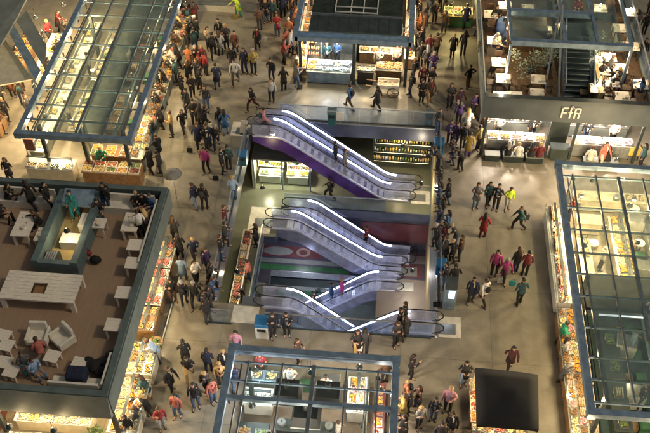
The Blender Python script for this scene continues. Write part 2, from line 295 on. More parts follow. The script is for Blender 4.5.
# ------------------------------------------------------------------ escalators
def escalator(y0, y1, xt, zt, xb, zb, label, side='esc_side', land=1.55, plates=(1, 1)):
    s = 1 if xb > xt else -1; Ht = zt - zb; ang = Ht / (abs(xb - xt) - 2 * land)
    def prof(n=10):
        P = [(0, 0), (land * .75, 0)]
        a, c = land * .75, land * 1.3
        for k in range(1, 6): u = k / 5; P.append((a + (c - a) * u, -ang * (c - a) * u * u * .5 * (1 if True else 0)))
        zA = P[-1][1]; Lt = abs(xb - xt)
        Q = [(Lt - u, -Ht - v) for u, v in P[::-1]]
        zB = Q[0][1]
        return P + Q
    PR = [(xt + s * u, zt + v) for u, v in prof()]
    t = thing('escalator', label, 'escalator', ((xt + xb) / 2, (y0 + y1) / 2, zb), 'escalators in the well')
    lo = [(x, z - (.35 if i in (0, len(PR) - 1) else .95)) for i, (x, z) in enumerate(PR)]
    poly = [(x, z - .02) for x, z in PR] + lo[::-1]
    # truss as a strip of boxes so concave outlines stay clean
    b = MB()
    for i in range(len(PR) - 1):
        (xa, za), (xc, zc) = PR[i], PR[i + 1]; (xd, zd), (xe, ze) = lo[i], lo[i + 1]
        b.hexa([(xa, y0, zd), (xc, y0, ze), (xc, y1, ze), (xa, y1, zd), (xa, y0, za - .02), (xc, y0, zc - .02), (xc, y1, zc - .02), (xa, y1, za - .02)], side)
    b.build('truss', t)
    b = MB(); k = 0; x = xt + s * land * .6; xe = xb - s * land * .6
    def zof(x):
        for (xa, za), (xc, zc) in zip(PR, PR[1:]):
            if min(xa, xc) - 1e-6 <= x <= max(xa, xc) + 1e-6: return za + (zc - za) * (x - xa) / (xc - xa)
        return zb
    pitch = .40
    while (x - xe) * s < 0:
        z = zof(x + s * pitch * .5); z0 = z - .25
        b.box(min(x, x + s * pitch), y0 + .13, z0, max(x, x + s * pitch) - .012, y1 - .13, z + .02, 'step_metal')
        b.box(min(x, x + s * pitch), y0 + .13, z + .0201, min(x, x + s * pitch) + .03, y1 - .13, z + .024, 'cream'); x += s * pitch
    b.build('steps', t)
    for yy in (y0 + .06, y1 - .06):
        b = MB()
        for (xa, za), (xc, zc) in zip(PR, PR[1:]):
            b.hexa([(xa, yy - .008, za), (xc, yy - .008, zc), (xc, yy + .008, zc), (xa, yy + .008, za), (xa, yy - .008, za + .86), (xc, yy - .008, zc + .86), (xc, yy + .008, zc + .86), (xa, yy + .008, za + .86)], 'glass_esc')
        b.build('glass_panel', t)
        P = [(x, yy, z + .9) for x, z in PR]
        x0, z0 = PR[0]; x1, z1 = PR[-1]
        hd = [(x0 + s * .1, yy, z0 + .12), (x0 - s * .2, yy, z0 + .2), (x0 - s * .38, yy, z0 + .42), (x0 - s * .36, yy, z0 + .68), (x0 - s * .2, yy, z0 + .85)]
        tl = [(x1 + s * .2, yy, z1 + .85), (x1 + s * .36, yy, z1 + .68), (x1 + s * .38, yy, z1 + .42), (x1 + s * .2, yy, z1 + .2), (x1 - s * .1, yy, z1 + .12)]
        MB().loft(hd + P + tl, .03, 'rubber', 6, up=(0, 1, 0)).build('handrail', t)
        if yy > (y0 + y1) / 2:
            b = MB(); o = -.035
            for (xa, za), (xc, zc) in zip(PR[1:-1], PR[2:-1]):
                b.hexa([(xa, yy + o - .022, za + .74), (xc, yy + o - .022, zc + .74), (xc, yy + o + .022, zc + .74), (xa, yy + o + .022, za + .74), (xa, yy + o - .022, za + .845), (xc, yy + o - .022, zc + .845), (xc, yy + o + .022, zc + .845), (xa, yy + o + .022, za + .845)], 'reflection_glow')
            b.build('glow_strip', t)  # glowing strip stands in for blue-white reflections on the balustrade
        b = MB()
        for (xa, za), (xc, zc) in zip(PR, PR[1:]):
            b.hexa([(xa, yy - .055, za - .02), (xc, yy - .055, zc - .02), (xc, yy + .055, zc - .02), (xa, yy + .055, za - .02), (xa, yy - .055, za + .10), (xc, yy - .055, zc + .10), (xc, yy + .055, zc + .10), (xa, yy + .055, za + .10)], 'esc_skirt')
        b.build('skirt', t)
    for on, x0, x1, z in ((plates[0], xt - s * 1.0, xt + s * land * .6, zt), (plates[1], xb - s * land * .6, xb + s * 1.0, zb)):
        if on: MB().box(min(x0, x1), y0 + .12, z + .004, max(x0, x1), y1 - .12, z + .03, 'stainless').build('landing_plate', t)
    return t
escalator(5.9, 6.72, -4.7, 0, 4.6, Z1, 'purple-sided escalator at the top of the well, nearer lane, carrying two people', 'purple')
escalator(6.8, 7.46, -4.3, 0, 4.9, Z1, 'farther lane of the topmost escalator pair, behind the purple side', 'purple')
escalator(2.95, 3.9, -3.5, Z1, 4.4, Z2, 'middle escalator going down to the right, nearer lane, empty', 'esc_side')
escalator(3.98, 4.85, -2.6, Z1, 4.9, Z2, 'middle escalator going down to the right, farther lane with one rider', 'esc_side')
escalator(1.75, 2.7, 4.2, Z2, -3.3, Z3, 'lowest escalator going down to the left, rider in magenta on it', 'esc_side')
escalator(-7.15, -6.32, 5.75, 0, -3.2, Z1, 'escalator going down to the left from the near right corner of the well')
escalator(-6.25, -5.5, -2.5, 0, 5.6, Z1, 'escalator going down to the right from the near left corner of the well')
# pale entry plates let into the floor
for i, (x0, y0, x1, y1, lb) in enumerate(((-3.85, -7.2, -2.6, -6.2, 'near left'), (5.95, -7.2, 7.0, -6.0, 'near right'), (-6.0, 5.9, -4.95, 7.1, 'far left'))):
    o = struct(MB().box(x0, y0, .001, x1, y1, .006, 'bench_pale').build('entry_plate'))
struct(MB().box(-4.85, 2.6, Z1 + .002, -3.5, 4.7, Z1 + .007, 'bench_pale').build('entry_plate'))
struct(MB().box(4.7, 5.8, Z1 + .002, 5.85, 7.4, Z1 + .007, 'bench_pale').build('entry_plate'))

# ------------------------------------------------------------------ lamps (modelled fittings, mostly warm; a few added as fill)
LAMP = 4.4
def pendant(x, y, z, e, r=.15, col=(1, .74, .39), label='small warm pendant lamp', shade='steel_dark', drop=.5):
    t = thing('pendant_lamp', label, 'lamp', (x, y, z), 'pendant lamps in the stalls')
    MB().loft([(x, y, z), (x, y, z + .12), (x, y, z + .2)], [r, r * .7, .03], shade, 10, cap=False).build('lamp_shade', t)
    MB().ball((x, y, z + .0), r * .45, 'bulb', 1).build('bulb', t)
    MB().cyl(x, y, z + .2, z + .2 + drop, .012, 'rubber', 5).build('cord', t)
    ld = bpy.data.lights.new('lamp_light', 'POINT'); ld.energy = e * LAMP; ld.color = col; ld.shadow_soft_size = .12
    lo = bpy.data.objects.new('lamp_light', ld); COL.objects.link(lo); lo.parent = t; lo.location = (0, 0, -.12)
    return t
# ------------------------------------------------------------------ stalls with glazed steel roofs
def glazed_roof(t, x0, y0, x1, y1, z, xs, ys, thick=(), inner=.55, beam='steel_blue', panes=None, w=.28, gm='glass_roof', posts=(), ends=(1, 1)):
    L = [((x0, y0), (x0, y1)), ((x1, y0), (x1, y1))] + ([((x0, y0), (x1, y0))] if ends[0] else []) + ([((x0, y1), (x1, y1))] if ends[1] else [])
    for i, (p, q) in enumerate(L):
        e = .14 if i > 1 else 0
        d = (1, 0) if i > 1 else (0, 1)
        MB().bar((p[0] + d[0] * w / 2 * 1.01, p[1] - d[1] * w / 2, z), (q[0] - d[0] * w / 2 * 1.01, q[1] + d[1] * w / 2, z), w, .3, beam).build('roof_beam', t)
    ix0, ix1, iy0, iy1 = xs[0], xs[-1], ys[0], ys[-1]
    for x in xs:
        ww = .15 if x in thick else .065
        MB().box(x - ww / 2, iy0, z - .05, x + ww / 2, iy1, z + .09, 'mullion_grey').build('mullion', t)
    for y in ys:
        MB().box(x0 + w / 2, y - .035, z - .14, x1 - w / 2, y + .035, z - .055, 'steel_blue').build('cross_beam', t)
    for i in range(len(xs) - 1):
        for j in range(len(ys) - 1):
            g = panes(i, j) if panes else gm
            if g: MB().box(xs[i] + .05, ys[j] + .02, z + .02, xs[i + 1] - .05, ys[j + 1] - .02, z + .035, g).build('glass_pane', t)
    for x, y in ((x0, y0), (x1, y0), (x0, y1), (x1, y1)):
        if y < 21 and y > -18: MB().box(x - w / 2 - .03, y - w / 2 - .03, z - .19, x + w / 2 + .03, y + w / 2 + .03, z + .165, 'steel_blue').build('corner_plate', t)
    nn = int((y1 - y0) / 1.6)
    for k in range(nn):
        for xx, dx in ((x0, .2), (x1, -.2)): MB().cyl(xx + dx, y0 + (k + .5) * 1.6, z - .42, z - .2, .05, 'black_plastic', 8).box(xx + dx - .02, y0 + (k + .5) * 1.6 - .02, z - .2, xx + dx + .02, y0 + (k + .5) * 1.6 + .02, z - .151, 'black_plastic').build('spotlight', t)
    MB().loft([(x0 + .45, y0 + .5, z - .25), (x0 + .45, y1 - .5, z - .25)], .035, 'rubber', 6).build('cable', t)
    MB().loft([(x1 - 1.1, y0 + .6, z - .5), (x1 - 1.1, y1 - .6, z - .5)], .10, 'stainless', 10).build('duct', t)
    for x, y in posts: MB().box(x - .09, y - .09, 0, x + .09, y + .09, z - .15, 'steel_dark').build('post', t)

def counter(x0, y0, x1, y1, label, h=.92, base='grey_panel', top='white_paint', cat='counter', z=0, screen=None, light=False, group='stall counters'):
    t = thing('counter', label, cat, ((x0 + x1) / 2, (y0 + y1) / 2, z), group)
    MB().box(x0 + .05, y0 + .05, z + .08, x1 - .05, y1 - .05, z + h - .051, base).box(x0 + .1, y0 + .1, z, x1 - .1, y1 - .1, z + .079, 'black_plastic').build('base', t)
    MB().box(x0, y0, z + h - .05, x1, y1, z + h, top).build('worktop', t, bevel=.01)
    if screen:
        b = MB()
        if 'w' in screen: b.box(x0, y0, z + h + .001, x0 + .015, y1, z + h + .32, 'glass_clear')
        if 'e' in screen: b.box(x1 - .015, y0, z + h + .001, x1, y1, z + h + .32, 'glass_clear')
        if 's' in screen: b.box(x0 + .02, y0, z + h + .001, x1 - .02, y0 + .015, z + h + .32, 'glass_clear')
        b.build('glass_screen', t)
    if light:
        xm = (x0 + x1) / 2; ym = (y0 + y1) / 2
        if x1 - x0 > y1 - y0: MB().box(x0 + .1, ym - .03, z + h + .42, x1 - .1, ym + .03, z + h + .44, 'led_warm').box(x0 + .08, ym - .06, z + h + .441, x1 - .08, ym + .06, z + h + .49, 'steel_dark').box(x0 + .1, ym - .02, z + h, x0 + .13, ym + .02, z + h + .419, 'stainless').box(x1 - .13, ym - .02, z + h, x1 - .1, ym + .02, z + h + .419, 'stainless').build('glow_strip', t)
        else: MB().box(xm - .03, y0 + .1, z + h + .42, xm + .03, y1 - .1, z + h + .44, 'led_warm').box(xm - .06, y0 + .08, z + h + .441, xm + .06, y1 - .08, z + h + .49, 'steel_dark').box(xm - .02, y0 + .1, z + h, xm + .02, y0 + .13, z + h + .419, 'stainless').box(xm - .02, y1 - .13, z + h, xm + .02, y1 - .1, z + h + .419, 'stainless').build('glow_strip', t)
    return t

# goods: four tray prototypes copied along the counters
def heap(kind, n=40, w=.42, d=.30):
    b = MB(); rr = random.Random(n * 7 + len(kind))
    for k in range(n):
        x = rr.uniform(-w / 2, w / 2); y = rr.uniform(-d / 2, d / 2); f = 1 - (abs(x) / w + abs(y) / d) * .8
        if kind == 'round': b.ball((x, y, .05 + .08 * f), rr.uniform(.026, .042), 'goods_oranges', 1)
        elif kind == 'loaf': b.ball((x, y, .05 + .07 * f), .04, 'goods_bread', 1, (1.9, .85, .75), rr.uniform(-.5, .5))
        elif kind == 'flat': a = rr.uniform(-.4, .4); b.ball((x, y, .035 + .03 * f), .04, 'goods_pastries', 1, (1.2, .9, .4), a)
        elif kind == 'jar':
            gx = (k % 6 - 2.5) * w / 6; gy = (k // 6 - 1.5) * d / 4; b.cyl(gx, gy, .02, .02 + rr.uniform(.12, .2), .028, 'goods_jars', 7); b.cyl(gx, gy, .221, .235, .02, 'white_paint', 6)
    return b
TRAY = {}
for kind in ('round', 'loaf', 'flat', 'jar'):
    for style in ('crate', 'tray'):
        t = proto(thing('goods_' + style, 'x', 'tray'))
        b = MB(); mm = 'wood_pale' if style == 'crate' else 'stainless'; hh = .12 if style == 'crate' else .05
        b.box(-.27, -.2, 0, .27, .2, .015, mm).box(-.27, -.2, .0151, .27, -.185, hh, mm).box(-.27, .185, .0151, .27, .2, hh, mm).box(-.27, -.1849, .0151, -.255, .1849, hh, mm).box(.255, -.1849, .0151, .27, .1849, hh, mm)
        b.build('crate_box' if style == 'crate' else 'tray_base', t); heap(kind, {'round': 46, 'loaf': 30, 'flat': 40, 'jar': 24}[kind]).build('goods', t); TRAY[kind, style] = t; MB().box(-.05, -.235, hh - .01, .05, -.228, hh + .06, 'white_paint').box(-.05, -.234, hh - .02, .05, -.201, hh - .011, 'white_paint').build('price_tag', t)
KIND = {'oranges': 'round', 'tomatoes': 'round', 'lemons': 'round', 'greens': 'round', 'bread': 'loaf', 'meat': 'loaf', 'fish': 'loaf', 'cheese': 'flat', 'pastries': 'flat', 'sweets': 'flat', 'nuts': 'flat', 'jars': 'jar', 'bottles': 'jar', 'flowers': 'round'}
WORD = {'oranges': 'oranges', 'tomatoes': 'tomatoes', 'lemons': 'yellow fruit', 'greens': 'green vegetables', 'bread': 'bread loaves', 'meat': 'red meat', 'fish': 'pale fish', 'cheese': 'cheese', 'pastries': 'pastries', 'sweets': 'pink sweets', 'nuts': 'brown nuts', 'jars': 'amber jars', 'bottles': 'dark bottles', 'flowers': 'yellow and red flowers'}
RG = random.Random(11)
def trays(p, q, n, rows, kinds, place, z=.92, style='tray', rowgap=.43, rz=0, sc=1.0, skip=.0, tilt=0):
    p, q = Vector(p), Vector(q); d = (q - p) / max(1, n - 1) if n > 1 else Vector((0, 0)); nrm = Vector((-(q - p).y, (q - p).x)).normalized()
    for r in range(rows):
        for i in range(n):
            if RG.random() < skip: continue
            k = kinds[(i + r * 3 + RG.randrange(2)) % len(kinds)]; c = p + d * i + nrm * rowgap * r
            w = 'crate' if style == 'crate' else 'tray'
            copy_thing(TRAY[KIND[k], style], (c.x + RG.uniform(-.02, .02), c.y + RG.uniform(-.015, .015), z + .003), rz + RG.uniform(-.04, .04) + (math.pi if RG.random() < .5 else 0),
                       f'{w} of {WORD[k]} {place}', 'trays of goods on the stall counters', sc, {'goods': MATS['goods_' + k]})['category'] = w

CL = {}
t = proto(thing('carton', 'x', 'box')); MB().box(-.25, -.18, 0, .25, .18, .3, mat('cardboard', (.42, .29, .16), .8, rnd=.2)).box(-.03, -.181, .3001, .03, .181, .303, 'cream').build('body', t); MB().box(-.26, -.2, .304, .26, -.02, .31, 'cardboard').build('flap', t); CL['carton'] = t
t = proto(thing('cooking_pot', 'x', 'pot')); MB().cyl(0, 0, 0, .28, .2, 'stainless', 14).build('body', t); MB().cyl(0, 0, .281, .30, .205, 'steel_light', 14).ball((0, 0, .32), .03, 'black_plastic', 1).build('lid', t); CL['pot'] = t
t = proto(thing('scale', 'x', 'scale')); MB().box(-.15, -.15, 0, .15, .15, .1, 'white_paint').build('body', t); MB().box(-.14, -.1, .101, .14, .14, .115, 'stainless').build('pan', t); MB().box(-.12, -.17, .1, .12, -.152, .22, 'screen_lit').build('screen', t); CL['scale'] = t
t = proto(thing('plate_stack', 'x', 'plates')); MB().cyl(0, 0, 0, .16, .13, 'white_paint', 12).build('plates', t); MB().cyl(0, 0, .161, .175, .14, 'cream', 12).build('top_plate', t); CL['plates'] = t
t = proto(thing('crate_stack', 'x', 'crates')); MB().box(-.27, -.2, 0, .27, .2, .24, mat('crate_green', (.05, .16, .08), .6, rnd=.5)).build('lower_crate', t); MB().box(-.26, -.19, .245, .28, .21, .48, 'crate_green').build('upper_crate', t); CL['crates'] = t
t = proto(thing('cooler', 'x', 'fridge')); MB().box(-.4, -.33, 0, .4, .33, .95, 'white_paint').build('body', t); MB().box(-.38, -.31, .951, .38, .31, .98, 'stainless').build('lid', t); CL['cooler'] = t
t = proto(thing('cup', 'x', 'cup')); MB().loft([(0, 0, 0), (0, 0, .1)], [.035, .048], 'white_paint', 9).build('body', t); MB().cyl(0, 0, .004, .012, .08, 'cream', 12).build('saucer', t); CL['cup'] = t
CLN = {'cup': 'white cup on a saucer', 'carton': 'cardboard carton', 'pot': 'steel cooking pot', 'scale': 'white weighing scale', 'plates': 'stack of white plates', 'crates': 'two stacked plastic crates', 'cooler': 'white chest cooler'}
CLC = {'cup': 'cup', 'carton': 'box', 'pot': 'pot', 'scale': 'scale', 'plates': 'plates', 'crates': 'crates', 'cooler': 'fridge'}
def clutter(kinds, spots, place, z=0):
    for i, (x, y) in enumerate(spots):
        k = kinds[i % len(kinds)]; copy_thing(CL[k], (x, y, z + .003), RG.uniform(-.2, .2), f'{CLN[k]} {place}', 'things kept inside the stalls', RG.uniform(.85, 1.1) if z == 0 else .85)['category'] = CLC[k]
def grid(x0, x1, nx, y0, y1, ny, j=.12): return [((x0 + (x1 - x0) * (i + .5) / nx) + RG.uniform(-j, j), (y0 + (y1 - y0) * (k + .5) / ny) + RG.uniform(-j, j)) for k in range(ny) for i in range(nx)]
# ---- stall B: long glazed stall, top left
ZR = 3.6
tB = thing('market_stall', 'long glass-roofed market stall running up the top left of the photo', 'market stall', (-13, 10, 0))
bx0, bx1 = at(18, 134, ZR).x, at(130, 138, ZR).x; by0 = at(70, 137, ZR).y
ysB = [by0 + .35] + [at(75, v, ZR).y for v in (120, 105, 89, 74, 58, 42, 27, 13, 0)] + [at(75, -22, ZR).y]
xsB = [bx0 + .75, bx0 + 1.85, (bx0 + bx1) / 2 + .05, (bx0 + bx1) / 2 + 1.45, bx1 - .45]
glazed_roof(tB, bx0, by0, bx1, 22, ZR, xsB, ysB, thick=(xsB[2],), posts=((bx0 + .75, by0 + .9), (xsB[2], by0 + .9), (bx1 - .6, by0 + .9), (bx0 + .75, 12), (bx1 - .6, 9), (bx1 - .6, 17)), panes=lambda i, j: 'glass_roof' if i < 2 else 'glass_roof_dull')
MB().box(-13.5, 3.5, 0, -13.35, 18, 2.6, 'grey_panel').build('partition', tB)
cs = 'long glass-roofed stall at top left'
counter(-16.4, 1.3, -13.75, 2.2, 'cream front counter at the near left end of the glass-roofed stall', base='cream', light=True)
counter(-13.3, 1.25, -10.05, 2.1, 'wooden front counter of fruit crates at the near right end of the glass-roofed stall', base='wood_mid', top='wood_mid')
counter(-13.2, 2.7, -11.0, 3.5, 'low wooden produce table behind the front fruit counter', h=.8, base='wood_mid', top='wood_mid')
counter(-16.6, 2.6, -15.8, 15, 'long white counter along the left side inside the glass-roofed stall', top='white_paint', light=True)
counter(-10.95, 2.5, -10.15, 17, 'long counter of trays along the right side of the glass-roofed stall', top='white_paint', screen='e')
counter(-15.0, 4.5, -14.2, 8.5, 'white back counter in the middle left of the glass-roofed stall', top='cream', light=True)
counter(-15.0, 9.3, -14.2, 14, 'rear white worktop in the left half of the glass-roofed stall', top='cream', light=True)
counter(-12.9, 4.8, -12.1, 8.5, 'dark back counter in the right half of the glass-roofed stall', top='wood_mid', base='wood_dark')
counter(-12.9, 9.3, -12.1, 14, 'rear dark back counter in the right half of the glass-roofed stall', top='wood_dark', base='wood_dark')
trays((-16.1, 1.55), (-14.1, 1.55), 4, 1, ['cheese', 'pastries', 'greens'], "on the cream front counter", rowgap=.4)
trays((-13.0, 1.48), (-10.4, 1.48), 5, 2, ['tomatoes', 'lemons', 'greens', 'oranges', 'tomatoes'], "on the wooden fruit counter", style='crate', rowgap=.42)
trays((-12.9, 2.9), (-11.3, 2.9), 3, 2, ['greens', 'oranges', 'nuts'], 'on the low produce table', z=.8, style='crate', rowgap=.4)
trays((-10.32, 2.9), (-10.32, 16.6), 24, 2, ['bread', 'tomatoes', 'cheese', 'nuts', 'pastries', 'meat', 'oranges'], "facing the left crowd", rz=math.pi / 2, rowgap=.42, skip=.05)
trays((-16.2, 3.2), (-16.2, 14.5), 13, 1, ['cheese', 'greens', 'pastries', 'lemons'], 'on the long left white counter', rz=math.pi / 2, skip=.15)
trays((-14.6, 4.9), (-14.6, 13.6), 9, 1, ['cheese', 'pastries', 'lemons', 'greens'], 'on the white back counters', rz=math.pi / 2, skip=.1)
trays((-12.5, 5.1), (-12.5, 13.6), 9, 1, ['nuts', 'bread', 'jars', 'meat'], 'on the dark back counters', rz=math.pi / 2, skip=.1)
for k, (x, y, e) in enumerate(((-15.4, 3.3, 60), (-15.4, 7, 60), (-15.4, 11, 60), (-15.6, 15, 50), (-11.9, 3.1, 40), (-11.6, 7.2, 22), (-11.6, 11.5, 22), (-9.95, 5.2, 34), (-9.95, 10.2, 42), (-9.95, 14.5, 36))):
    pendant(x, y, 2.9, e * 1.6, label='small pendant lamp under the glass roof at top left')

clutter(['carton', 'crates', 'cooler', 'carton'], grid(-13.9, -13.7, 1, 4, 15, 9), 'by the partition of the glass-roofed stall'); clutter(['carton', 'crates', 'cooler'], grid(-11.9, -11.5, 1, 4.2, 15, 8), "in the top left stall")
clutter(['scale', 'plates', 'pot', 'plates'], [(-16.35, 3.0 + k * 1.2) for k in range(10)], 'on the long left white counter', .92); clutter(['pot', 'plates', 'scale'], [(-14.85, 5.0 + k * 1.05) for k in range(3)] + [(-14.85, 9.7 + k * 1.2) for k in range(3)], 'on the white back counters', .92)
t = thing('floor_mat', 'pale tiled floor area inside the long glass-roofed stall', 'floor mat', (-13.4, 9, 0)); MB().box(-16.4, 2.4, .002, -10.3, 18, .008, mat('tile_pale', (.33, .30, .24), .35, .12, 2)).build('sheet', t)
# ---- corner stall at the very top left: three tilted grey roof panels over a lit white counter
tI = thing('corner_stall', 'stall with tilted grey roof panels in the top left corner', 'market stall', (-19, 8, 0))
def slab(px, zs, th, m, name, par, z0=None):
    P = [at(x, y, z) for (x, y), z in zip(px, zs)]; b = MB()
    A = [b.bm.verts.new(p) for p in P]; B = [b.bm.verts.new(p + Vector((0, 0, th))) for p in P]; i = b.mi(m); n = len(P)
    b.bm.faces.new(A).material_index = i; b.bm.faces.new(B).material_index = i
    for k in range(n): b.bm.faces.new([A[k], A[(k + 1) % n], B[(k + 1) % n], B[k]]).material_index = i
    return b.build(name, par)
slab([(-25, -8), (31, -8), (17, 20), (1, 47), (-25, 60)], [5.4, 5.4, 5.1, 4.9, 4.9], .12, 'grey_panel', 'roof_panel', tI)
slab([(17, 22), (27, 12), (47, 48), (44, 68)], [4.6, 4.6, 4.0, 4.0], .1, 'grey_panel', 'roof_panel', tI)
slab([(9, 33), (14, 26), (41, 72), (36, 82)], [4.3, 4.3, 3.6, 3.6], .1, 'steel_blue', 'gutter_beam', tI)
slab([(-20, 52), (5, 40), (33, 80), (-20, 90)], [3.5, 3.5, 3.1, 3.1], .08, 'cream', 'awning', tI)
MB().box(-20.6, 5.9, 0, -20.4, 6.1, 3.3, 'steel_dark').build('post', tI); MB().box(-18.1, 8.1, 0, -17.9, 8.3, 4.1, 'steel_dark').build('post', tI)
counter(-18.6, 9.2, -17.4, 13.5, 'bright white counter under the corner stall at top left', top='white_paint', base='white_paint')
trays((-17.65, 9.6), (-17.65, 13.2), 6, 2, ['cheese', 'pastries', 'bread', 'oranges'], "on the corner stall counter", rz=math.pi / 2)
counter(-20.6, 4.4, -18.9, 5.6, 'orange-lit counter below the corner stall awning', top='wood_mid', base='wood_mid')
trays((-20.3, 4.8), (-19.3, 4.8), 2, 2, ['bread', 'meat'], 'on the orange-lit counter')
counter(-20.4, 9.2, -19.4, 13.5, 'orange-lit wooden counter behind the white one in the top left corner', top='wood_mid', base='wood_mid')
trays((-19.7, 9.6), (-19.7, 13.2), 6, 2, ['bread', 'oranges', 'meat'], 'on the wooden corner counter', rz=math.pi / 2)
for x, y, e in ((-18.0, 11, 95), (-19.7, 3.6, 70), (-17.6, 14, 80), (-19.2, 7.0, 60), (-16.9, 6.0, 60), (-18.9, 12.5, 70)): pendant(x, y, 2.7, e, label='pendant lamp at the corner stall', col=(1, .72, .38))
s = thing('sign_flag', 'small red hanging flag at the corner of the glass-roofed stall', 'flag', tuple(at(30, 148, 1.4)))
p = at(30, 146, 1.2); MB().box(p.x - .25, p.y - .03, .9, p.x + .25, p.y + .03, 1.7, 'red_paint').build('cloth', s); MB().cyl(p.x - .28, p.y, 0, 1.8, .025, 'steel_light', 6).build('pole', s)

# ---- stall C: fish and bread stall with a green roof, top centre
tC = thing('fish_stall', 'stall with dark green planted roof and blue-grey frame at the top centre', 'market stall', (.7, 16, 0))
zc = 3.6; cx0, cx1 = at(295, 38, zc).x, at(411, 45, zc).x; cy0 = at(350, 41, zc).y
for p, q in (((cx0, cy0), (cx1, cy0)), ((cx0, cy0 + .45), (cx1, cy0 + .45))): MB().bar((*p, zc), (*q, zc), .16, .28, 'steel_blue').build('roof_beam', tC)
for x in (cx0, cx1): MB().bar((x, cy0 - .08, zc + .001), (x, 24, zc + .001), .3, .3, 'steel_blue').build('roof_beam', tC)
MB().box(cx0 + .7, cy0 + 1.0, 3.3, cx1 - .55, 24, 3.5, 'slate').build('roof_slab', tC)
MB().box(cx0 + .72, cy0 + 2.6, 3.501, cx1 - .57, 23.9, 3.6, 'green_roof').build('planted_roof', tC)
for k in range(9): MB().box(cx0 + 1.2 + k * .6, cy0 + 1.0, 3.501, cx0 + 1.22 + k * .6, cy0 + 2.55, 3.515, 'steel_dark').build('roof_seam', tC)
MB().box(cx0 + .7, cy0 + 2.55, 3.501, cx1 - .55, cy0 + 2.599, 3.66, 'steel_light').build('roof_edge', tC)
b = MB(); p0 = at(335, 12, 3.7); p1 = at(379, -6, 3.7)
X = [p0.x, p0.x + .95, p0.x + 1.7, p1.x]; Y = [p0.y, p0.y + .55, p1.y + 1]
for x in X: b.box(x - .03, Y[0], 3.64, x + .03, Y[-1], 3.70, 'white_paint')
for y in Y: b.box(X[0] - .03, y - .03, 3.701, X[-1] + .03, y + .03, 3.76, 'white_paint')
b.build('skylight_frame', tC)
for x, y in ((cx0 + .2, 11.3), (.75, 11.2), (cx1 - .15, 11.3), (cx0 + .2, 18), (cx1 - .15, 18)): MB().box(x - .09, y - .09, 0, x + .09, y + .09, 3.44, 'steel_dark').build('post', tC)
MB().box(cx0 + .8, 14.2, 0, cx1 - .7, 14.35, 3.2, 'grey_panel').build('back_wall', tC); MB().box(.7, 11.7, 0, .8, 14.1, 2.7, 'steel_dark').build('partition', tC)
counter(-2.1, 11.0, .6, 12.3, 'white-lit fish counter with a grey glass front, top centre stall', top='white_paint', base='steel_blue', screen='s')
counter(.95, 11.1, 2.0, 11.8, 'dark counter beside the handcart at the top centre stall', base='black_plastic', top='black_plastic', h=1.0)
counter(2.05, 11.5, 3.7, 12.3, 'bread counter at the right of the top centre stall', top='wood_pale', base='wood_dark')
counter(.95, 13.2, 3.6, 13.9, 'back counter of pastries in the top centre stall', top='white_paint', base='wood_dark')
counter(-2.9, 12.2, -2.2, 22, 'long side counter on the left flank of the top centre stall', top='wood_pale', base='wood_mid')
counter(3.75, 12.8, 4.4, 22, 'long side counter on the right flank of the top centre stall', top='wood_pale', base='wood_mid')
trays((-1.3, 11.3), (.3, 11.3), 4, 2, ['fish', 'fish', 'cheese'], 'on the white fish counter', rowgap=.5)
trays((-2.45, 11.4), (-1.8, 11.35), 2, 2, ['bread', 'oranges'], "left of the fish counter", style='crate', z=.923)
trays((1.2, 11.4), (1.75, 11.4), 2, 1, ['cheese', 'bread'], 'on the dark counter by the handcart', z=1.0)
trays((2.35, 11.75), (3.4, 11.75), 3, 2, ['bread', 'pastries'], "on the bread counter", rowgap=.4)
trays((1.3, 13.5), (3.3, 13.5), 4, 1, ['pastries', 'bread'], 'on the pastry back counter')
trays((-2.55, 12.8), (-2.55, 21), 13, 1, ['bread', 'meat', 'oranges', 'nuts'], "on the fish stall's left flank", rz=math.pi / 2)
trays((4.08, 13.2), (4.08, 21), 13, 1, ['oranges', 'meat', 'pastries', 'bread'], "on the fish stall's right flank", rz=math.pi / 2)
b = MB()
hb = thing('bread_rack', 'rack of hanging breads and sausages at the left of the fish counter', 'rack', (-2.3, 12.2, 0))
MB().box(-2.75, 12.4, 1.0, -2.7, 12.45, 2.6, 'steel_light').box(-1.35, 12.4, .93, -1.3, 12.45, 2.6, 'steel_light').box(-2.75, 12.4, 2.601, -1.3, 12.45, 2.66, 'steel_light').box(-2.75, 12.4, 0, -2.7, 12.45, .999, 'steel_light').build('frame', hb)
for k in range(26): b.ball((-2.6 + (k % 9) * .14 + RG.uniform(-.03, .03), 12.36, 1.25 + (k // 9) * .45), .06, 'goods_bread' if k % 4 else 'goods_meat', 1, (1, .7, 2.6))
b.build('hanging_goods', hb)
def wall_shelf(x0, x1, y, z0, z1, n, mats, label, z=0, frame='steel_dark', depth=.35, lit=False):
    t = thing('shelf_unit', label, 'shelf', ((x0 + x1) / 2, y, z))
    MB().box(x0, y, z + z0, x0 + .05, y + depth, z + z1, frame).box(x1 - .05, y, z + z0, x1, y + depth, z + z1, frame).box(x0 + .051, y + depth - .03, z + z0, x1 - .051, y + depth, z + z1, frame).build('frame', t)
    for k in range(n):
        zz = z + z0 + (z1 - z0) * (k + .05) / n; MB().box(x0 + .051, y, zz, x1 - .051, y + depth - .031, zz + .03, frame).build('shelf', t)
        b = MB(); xx = x0 + .12
        while xx < x1 - .12:
            h = RG.uniform(.12, min(.3, (z1 - z0) / n * .7)); b.cyl(xx, y + .12 + RG.uniform(0, .06), zz + .031, zz + .031 + h, RG.uniform(.04, .07), RG.choice(mats), 7); xx += RG.uniform(.12, .2)
        b.build('goods_row', t)
        if lit: MB().box(x0 + .1, y + .01, zz + .0, x1 - .1, y + .03, zz - .02, 'led_warm').build('glow_strip', t)
    return t
